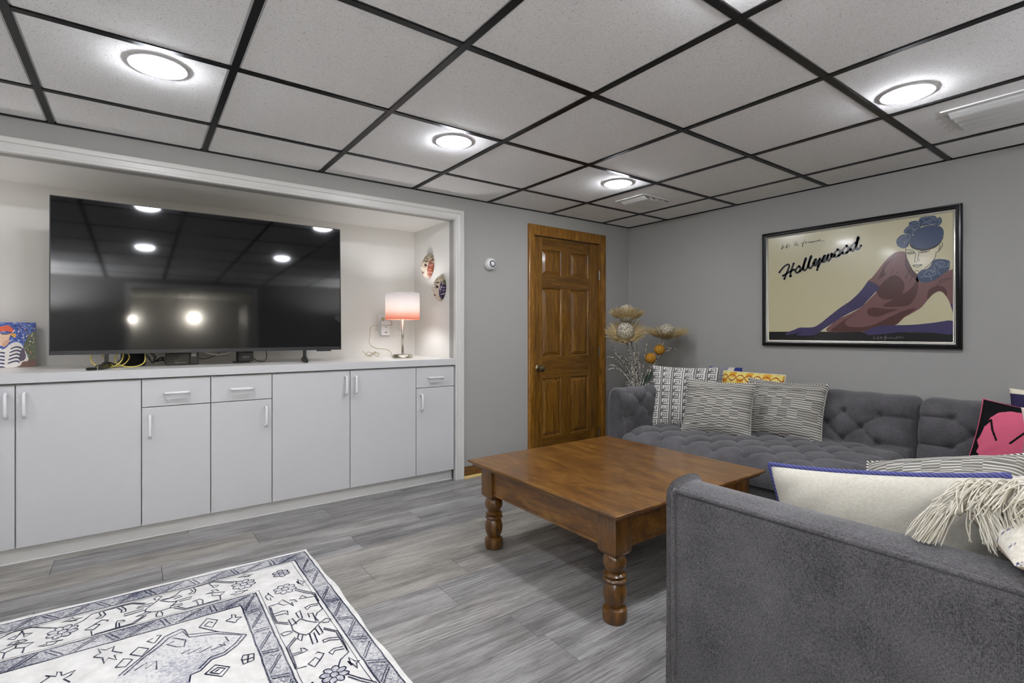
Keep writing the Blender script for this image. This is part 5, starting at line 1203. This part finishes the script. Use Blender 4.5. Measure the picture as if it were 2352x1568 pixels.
def pat_bigkey(u, v, side):
    x = (u * 3.2) % 1 - .5; y = (v * 3.2) % 1 - .5; r = np.maximum(np.abs(x), np.abs(y))
    k = ((r > .12) & (r < .24)) | (r > .38) | (r < .05)
    return lerpc(k * 1.0, '#dedcd7', '#86857f')
def pat_awning(u, v, side):
    k = np.floor(u * 7).astype(int) % 2
    c_ = lerpc(k * 1.0, '#35304f', '#cfc3a4')
    return np.where((v > .93)[..., None], np.array(lin('#ddd6c0')), c_)
def pat_fluff(u, v, side): return lerpc(RNG.random(u.shape), '#cfb7ac', '#e6d6cd')
def pat_fringe(u, v, side):
    n = RNG.random(u.shape)
    navy = ((v * 9) % 1 < .12) & (n > .6)
    c_ = lerpc(n, '#cfc7b6', '#e6e1d4')
    c_ = np.where(navy[..., None], np.array(lin('#3d3f72')), c_)
    return c_ if not side else lerpc(n, '#b9a893', '#cdbfac')
def pillow(name, lab, W, H, T, c_, right, up, pat, N=110, pinch=.06, cord=None, group='cushions on the sectional', sharp=2.3, twist=None, ear=.0, seed=1):
    X = Vector(right).normalized(); Z = Vector(up); Z = (Z - X * Z.dot(X)).normalized(); Y = Z.cross(X)
    rg = np.random.default_rng(seed)
    g = np.linspace(-1, 1, N); g = np.sign(g) * (1 - (1 - np.abs(g)) ** 1.25)
    u, v = np.meshgrid(g, g, indexing='ij')
    ph = rg.uniform(0, 6, 6)
    x = W / 2 * u * (1 - pinch * (1 - v ** 2)); z_ = H / 2 * v * (1 - pinch * (1 - u ** 2))
    body = np.clip((1 - np.abs(u) ** sharp) * (1 - np.abs(v) ** sharp), 0, 1) ** .5
    wr = 1 + .05 * np.sin(3 * u + ph[0]) * np.sin(2.4 * v + ph[1])
    crk = .006 * (np.abs(u * v)) * np.sin(14 * (u - v) + ph[2]) * body
    h = T / 2 * body * wr
    bend = ear * (np.abs(u) * np.abs(v)) ** 3
    mb = MB(); uv_u, uv_v = (u + 1) / 2, (v + 1) / 2
    mb.grid(np.stack([x, -h + crk - bend, z_], -1), pat(uv_u, uv_v, 0))
    P2 = np.stack([x, h + crk - bend, z_], -1)
    o0 = len(mb.v); mb.grid(P2[::-1], pat(uv_u, uv_v, 1)[::-1])
    o = obj(name, mb, M_CLOTH, smooth=True)
    o.matrix_world = Matrix.Translation(Vector(c_)) @ Matrix(((X.x, Y.x, Z.x), (X.y, Y.y, Z.y), (X.z, Y.z, Z.z))).to_4x4()
    tag(o, lab, 'cushion', group)
    if cord:
        m, r = cord
        idx = [(i, 0) for i in range(0, N - 1, 3)] + [(N - 1, j) for j in range(0, N - 1, 3)] + [(i, N - 1) for i in range(N - 1, 0, -3)] + [(0, j) for j in range(N - 1, 0, -3)]
        pts = [(x[i, j] * 1.004, float(-bend[i, j]), z_[i, j] * 1.004) for i, j in idx]
        obj('piping', MB().tube(pts, r, 8, closed=True), m, o, smooth=True, local=True)
    return o
def cord_mat(name, a, b, k):
    m = mat(name, a, .85); t_ = NT(m); v = t_.coords(scale=(1, 1, 1))
    wv = t_.n('ShaderNodeTexWave'); wv.inputs['Scale'].default_value = k; wv.bands_direction = 'DIAGONAL'; wv.inputs['Distortion'].default_value = .5
    t_.l(v, wv.inputs['Vector']); t_.color(t_.ramp(wv.outputs['Fac'], [(.42, a), (.58, b)])); return m
M_CORD = cord_mat('twisted_black_white_cord', '#26251f', '#d6d3c8', 42)
M_BLUE = cord_mat('blue_braid', '#34376c', '#585c96', 60)
M_CORDW = mat('pale_piping_cloth', '#ccc6b8', .9)
pillow('throw_pillow', 'white and grey Greek-key cushion in the corner by the left arm', .47, .45, .15, (-.60, -1.02, .607), (.42, -.91, 0), (.28, .12, .95), pat_key(6, 9), 150, .05, None, ear=.02)
pillow('throw_pillow', 'grey jagged-stripe cushion, the left one of the corded pair on the sofa', .435, .38, .15, (-.635, -1.305, .562), (.32, -.95, -.02), (.34, .1, .94), pat_jag(24, 3), 150, .07, (M_CORD, .005), ear=.02, seed=2)
pillow('throw_pillow', 'grey jagged-stripe cushion, the right one of the corded pair on the sofa', .47, .385, .15, (-.36, -1.60, .566), (.20, -.98, -.03), (.40, .02, .92), pat_jag(25, 8), 150, .07, (M_CORD, .005), ear=.02, seed=5)
pillow('throw_pillow', 'yellow ogee-patterned cushion behind the striped pair', .42, .32, .12, (-.275, -1.33, .628), (.12, -.99, -.02), (.30, 0, .95), pat_ogee, 120, .01, (M_CORDW, .005), sharp=5, seed=3)
pillow('throw_pillow', 'blue and grey plaid cushion peeking out behind the yellow one', .26, .36, .09, (-.155, -1.06, .628), (.05, -1, 0), (.12, 0, .99), pat_plaid, 80, .02, None, sharp=4, seed=4)
pillow('throw_pillow', 'pink and black line-drawn face cushion at the corner of the sectional', .335, .355, .11, (-.37, -2.700, .545), (.12, -.97, -.17), (.36, -.20, .91), pat_head, 170, .05, None, seed=6)
pillow('throw_pillow', 'purple and cream striped cushion behind the pink face cushion', .40, .38, .12, (-.20, -2.83, .60), (.05, -.99, .0), (.2, .15, .97), pat_awning, 90, .06, None, seed=7)
pillow('throw_pillow', 'fluffy blush cushion at the right edge of the photo', .40, .36, .16, (-.80, -2.97, .59), (.5, -.86, 0), (.3, -.1, .93), pat_fluff, 90, .05, None, seed=8)
pillow('throw_pillow', 'white cushion with large grey squares at the right edge', .37, .35, .14, (-1.40, -3.005, .525), (.66, -.70, -.25), (.30, .0, .85), pat_bigkey, 110, .05, None, seed=9)
pillow('throw_pillow', 'grey jagged-stripe cushion lying flat on the seat behind the cream one', .42, .42, .13, (-1.72, -2.73, .545), (.12, -.98, .24), (.80, .12, .42), pat_jag(22, 12), 130, .05, (M_CORD, .006), seed=10)
pillow('lumbar_pillow', 'cream linen lumbar cushion with blue piping behind the foreground arm', .455, .33, .15, (-2.335, -2.782, .590), (.10, -.985, .14), (-.22, -.03, .97), pat_linen, 130, .04, (M_BLUE, .0062), seed=11, ear=-.01)

# fringed cushion lying on the arm
fp = pillow('fringed_pillow', 'cream cushion with long white tassels draped over the foreground arm', .38, .38, .13, (-2.38, -3.125, .728), (.45, -.88, .06), (.80, .40, .06), pat_fringe, 110, .04, None, seed=12)
M_YARN = mat('white_cotton_yarn', '#d9d3c4', .9); _t = NT(M_YARN); _t.color(_t.mix(_t.noise(_t.coords(), 60, 3), '#c3bba4', '#e9e5da'))
inv = fp.matrix_world.inverted()
def strand(mb, P, r=.0011):
    mb.tube([inv @ Vector(p) for p in smooth_line(P, 3)], [r] * ((len(P) - 1) * 3) + [r * .6], 4, False)
rr = random.Random(9)
def tassel(head, tip, spread, n=70, up=(0, 0, .02)):
    mb = MB(); h = Vector(head); t_ = Vector(tip)
    for k in range(n):
        d = Vector((rr.gauss(0, 1) * spread * .35, rr.gauss(0, 1) * spread, rr.gauss(0, .35) * spread))
        mid = h.lerp(t_, .4) + Vector(up) + d * .55 + Vector((rr.gauss(0, .004), rr.gauss(0, .004), rr.gauss(0, .004)))
        e_ = h.lerp(t_, .92 + .16 * rr.random()) + d
        e_.z = max(e_.z, .677 if e_.x > -2.6 else .62)
        mid.z = max(mid.z, .685)
        strand(mb, [h + d * .06, h.lerp(mid, .5) + d * .1, mid, mid.lerp(e_, .55) + Vector((rr.gauss(0, .003), rr.gauss(0, .003), rr.gauss(0, .002))), e_])
    obj('tassel', mb, M_YARN, fp, local=True, smooth=True)
    kn = MB(); kn.tube([inv @ (h + Vector((0, .0, .012))), inv @ h, inv @ (h.lerp(t_, .12))], [.010, .013, .011], 10)
    obj('knot', kn, M_YARN, fp, local=True, smooth=True)
tassel((-2.52, -2.948, .745), (-2.55, -2.905, .675), .0135, 110)
tassel((-2.52, -2.972, .752), (-2.55, -3.008, .700), .0115, 80)
tassel((-2.50, -3.000, .765), (-2.55, -3.045, .725), .012, 80)
lo = MB()
for k in range(190):     # loose fringe along the seam
    s_ = rr.random(); a = Vector((-2.46, -2.955, .775)).lerp(Vector((-2.46, -3.09, .805)), s_) + Vector((rr.gauss(0, .012), rr.gauss(0, .008), rr.gauss(0, .005)))
    b = a + Vector((-.075 + rr.gauss(0, .012), .012 + rr.gauss(0, .012) + .012 * (1 - s_), -.025 + rr.gauss(0, .01)))
    m_ = a.lerp(b, .5) + Vector((rr.gauss(0, .006), rr.gauss(0, .006), .012))
    strand(lo, [a, a.lerp(m_, .5) + Vector((0, 0, .006)), m_, b], .0012)
lf = obj('loose_fringe', lo, M_YARN, fp, local=True, smooth=True); lf['kind'] = 'stuff'

# ------------------------------------------------------------------ dried flowers in the corner
FX, FYY = -.40, -.46
fa = thing('dried_flower_arrangement', 'tall vase of straw thistle blooms, yellow balls and grasses in the corner', 'flowers', (FX, FYY, 0))
obj('vase', MB().lathe([(.075, 0), (.085, .01), (.11, .15), (.115, .28), (.09, .42), (.06, .52), (.055, .57), (.068, .60), (.064, .60), (.05, .57)], (FX, FYY, 0), 28), mat('dark_ceramic', '#3b3a38', .3), fa, smooth='auto')
def straw(name, ca, cb, sc):
    m = mat(name, ca, .8); t_ = NT(m); v = t_.coords()
    vo = t_.n('ShaderNodeTexVoronoi', feature='DISTANCE_TO_EDGE'); vo.inputs['Scale'].default_value = sc; t_.l(v, vo.inputs['Vector'])
    t_.color(t_.ramp(vo.outputs['Distance'], [(.03, ca), (.18, cb)])); t_.bump(vo.outputs['Distance'], .9, .006); return m
M_SEED = straw('woven_straw_ball', '#3f3a2e', '#cfc7b0', 95)
M_PETAL = mat('dry_straw', '#b59c6a', .8); _t = NT(M_PETAL); _t.color(_t.mix(_t.noise(_t.coords(), 70, 3), '#8f7644', '#d3bf90'))
M_POLLEN = straw('yellow_pollen_ball', '#5a3c0a', '#d89a1f', 120)
M_STEM = mat('silvered_stem', '#8d8878', .7); _t = NT(M_STEM); _t.color(_t.mix(_t.ramp(_t.noise(_t.coords(), 90, 2), [(.4, 0.0), (.6, 1.0)]), '#2f2b21', '#dcd7c8'))
M_LEAF = mat('dark_green_leaf', '#1f3320', .5)
MOUTH = Vector((FX, FYY, .59))
def stem(tip, bend=(0, 0, 0), r=.0035, m=None, nm='stem'):
    t_ = Vector(tip); P = [MOUTH + Vector((rr.gauss(0, .015), rr.gauss(0, .015), -.1)), MOUTH.lerp(t_, .35) + Vector(bend) * .5, MOUTH.lerp(t_, .7) + Vector(bend), t_]
    obj(nm, MB().tube(smooth_line(P, 5), r, 6), m or M_STEM, fa, smooth=True)
def bloom(c_, axis, R=.068, petal=.085, n=220, flare=.9):
    c_ = Vector(c_); ax = Vector(axis).normalized(); q = ax.to_track_quat('Z', 'Y')
    head = obj('bloom', MB().sphere(c_, R, 28, 20), M_SEED, fa, smooth=True)
    mb = MB(); r2 = random.Random(int(abs(c_.x) * 1000))
    for k in range(n):
        a = 2 * math.pi * k / n + r2.uniform(-.03, .03); fl = flare + r2.uniform(-.22, .22)
        dr = q @ Vector((math.cos(a), math.sin(a), 0)); tn = q @ Vector((-math.sin(a), math.cos(a), 0))
        b0 = c_ - ax * R * .75 + dr * R * .5; L_ = petal * r2.uniform(.8, 1.15)
        d1 = (dr * math.sin(fl) + ax * math.cos(fl))
        b1 = b0 + dr * R * .45 + d1 * L_ * .5; b2 = b1 + d1 * L_ * .75 + dr * .006
        w_ = .0026
        nrm_ = d1.cross(tn) * .0007
        vs = []
        for p_, ww in ((b0, w_), (b1, w_ * 1.3), (b2, w_ * .5)):
            vs += [p_ - tn * ww + nrm_, p_ + tn * ww + nrm_, p_ + tn * ww - nrm_, p_ - tn * ww - nrm_]
        fs = [(0, 1, 2, 3), (8, 11, 10, 9)] + [(i * 4 + j, i * 4 + 4 + j, i * 4 + 4 + (j + 1) % 4, i * 4 + (j + 1) % 4) for i in range(2) for j in range(4)]
        mb.add(vs, fs)
    obj('ray_petals', mb, M_PETAL, head)
    stem(c_ - ax * R * .8, (rr.uniform(-.02, .02), rr.uniform(-.02, .02), 0), .006)
vd = Vector((-.78, -.62, 0))       # towards the room
bloom((-.49, -.40, 1.225), (.15, .10, .95), .072, .075, 220, .7)
bloom((-.53, -.42, 1.075), Vector((-.42, -.34, .75)), .072, .085, 230, .9)
bloom((-.235, -.60, 1.072), (-.05, -.05, .95), .070, .095, 230, .95)
for c_ in ((-.285, -.57, .926), (-.35, -.53, .858)):
    obj('yellow_ball', MB().sphere(c_, .0445, 24, 16), M_POLLEN, fa, smooth=True); stem((c_[0], c_[1], c_[2] - .04), (0, 0, 0), .004)
for k, (tip, bd) in enumerate([((-.62, -.30, .87), (0, 0, .06)), ((-.60, -.31, .80), (-.02, 0, .05)), ((-.61, -.30, .76), (0, 0, .06)), ((-.56, -.34, .90), (0, 0, .02)), ((-.20, -.62, .93), (-.03, 0, .05)), ((-.17, -.65, .93), (-.03, .02, .10)), ((-.33, -.47, 1.0), (.02, 0, .03)), ((-.44, -.38, 1.05), (0, 0, .03)), ((-.36, -.50, .98), (.0, 0, .0)), ((-.25, -.56, 1.0), (0, 0, .02)), ((-.58, -.32, .95), (.02, .0, .02))]):
    stem(tip, bd, .0036, nm='grass_stem')
for k in range(7):     # feathery grass spikes
    base = MOUTH + Vector((rr.gauss(0, .02), rr.gauss(0, .02), 0)); tip = Vector((-.47 + rr.uniform(-.05, .08), -.40 + rr.uniform(-.06, .03), rr.uniform(.82, .98)))
    mb = MB()
    for q in range(46):
        f_ = .25 + .75 * q / 46; p_ = base.lerp(tip, f_); d = Vector((rr.gauss(0, .008), rr.gauss(0, .008), .012 + rr.random() * .012))
        mb.tube([p_, p_ + d * .6, p_ + d], [.0022, .0026, .001], 4, False)
    mb.tube([base, tip], .0018, 5); obj('grass_spike', mb, M_STEM, fa)
for tip, w_ in (((-.30, -.54, .83), .018), ((-.27, -.57, .82), .02), ((-.36, -.52, .74), .016)):
    t_ = Vector(tip); mb = MB(); sd = Vector((.6, -.78, 0)); P = []
    for q in range(7):
        f_ = q / 6; p_ = MOUTH.lerp(t_, f_); ww = w_ * math.sin(math.pi * min(1, f_ * .9 + .08)); P.append((p_ - sd * ww, p_ + Vector((0, 0, .003)), p_ + sd * ww))
    G = np.array([[tuple(a) for a in r_] for r_ in P]); mb.grid(G); mb.grid(G[::-1] - np.array([.0, .0, .0015])); obj('leaf', mb, M_LEAF, fa, smooth=True)
for k in range(26):      # curly moss at the mouth
    a = rr.uniform(0, 6.28); p_ = MOUTH + Vector((.05 * math.cos(a), .05 * math.sin(a), .02))
    d = Vector((math.cos(a) * .07, math.sin(a) * .07, rr.uniform(.0, .06)))
    obj('dry_tendril', MB().tube(smooth_line([p_, p_ + d * .5 + Vector((0, 0, .03)), p_ + d], 4), .002, 5), M_STEM, fa, smooth=True)
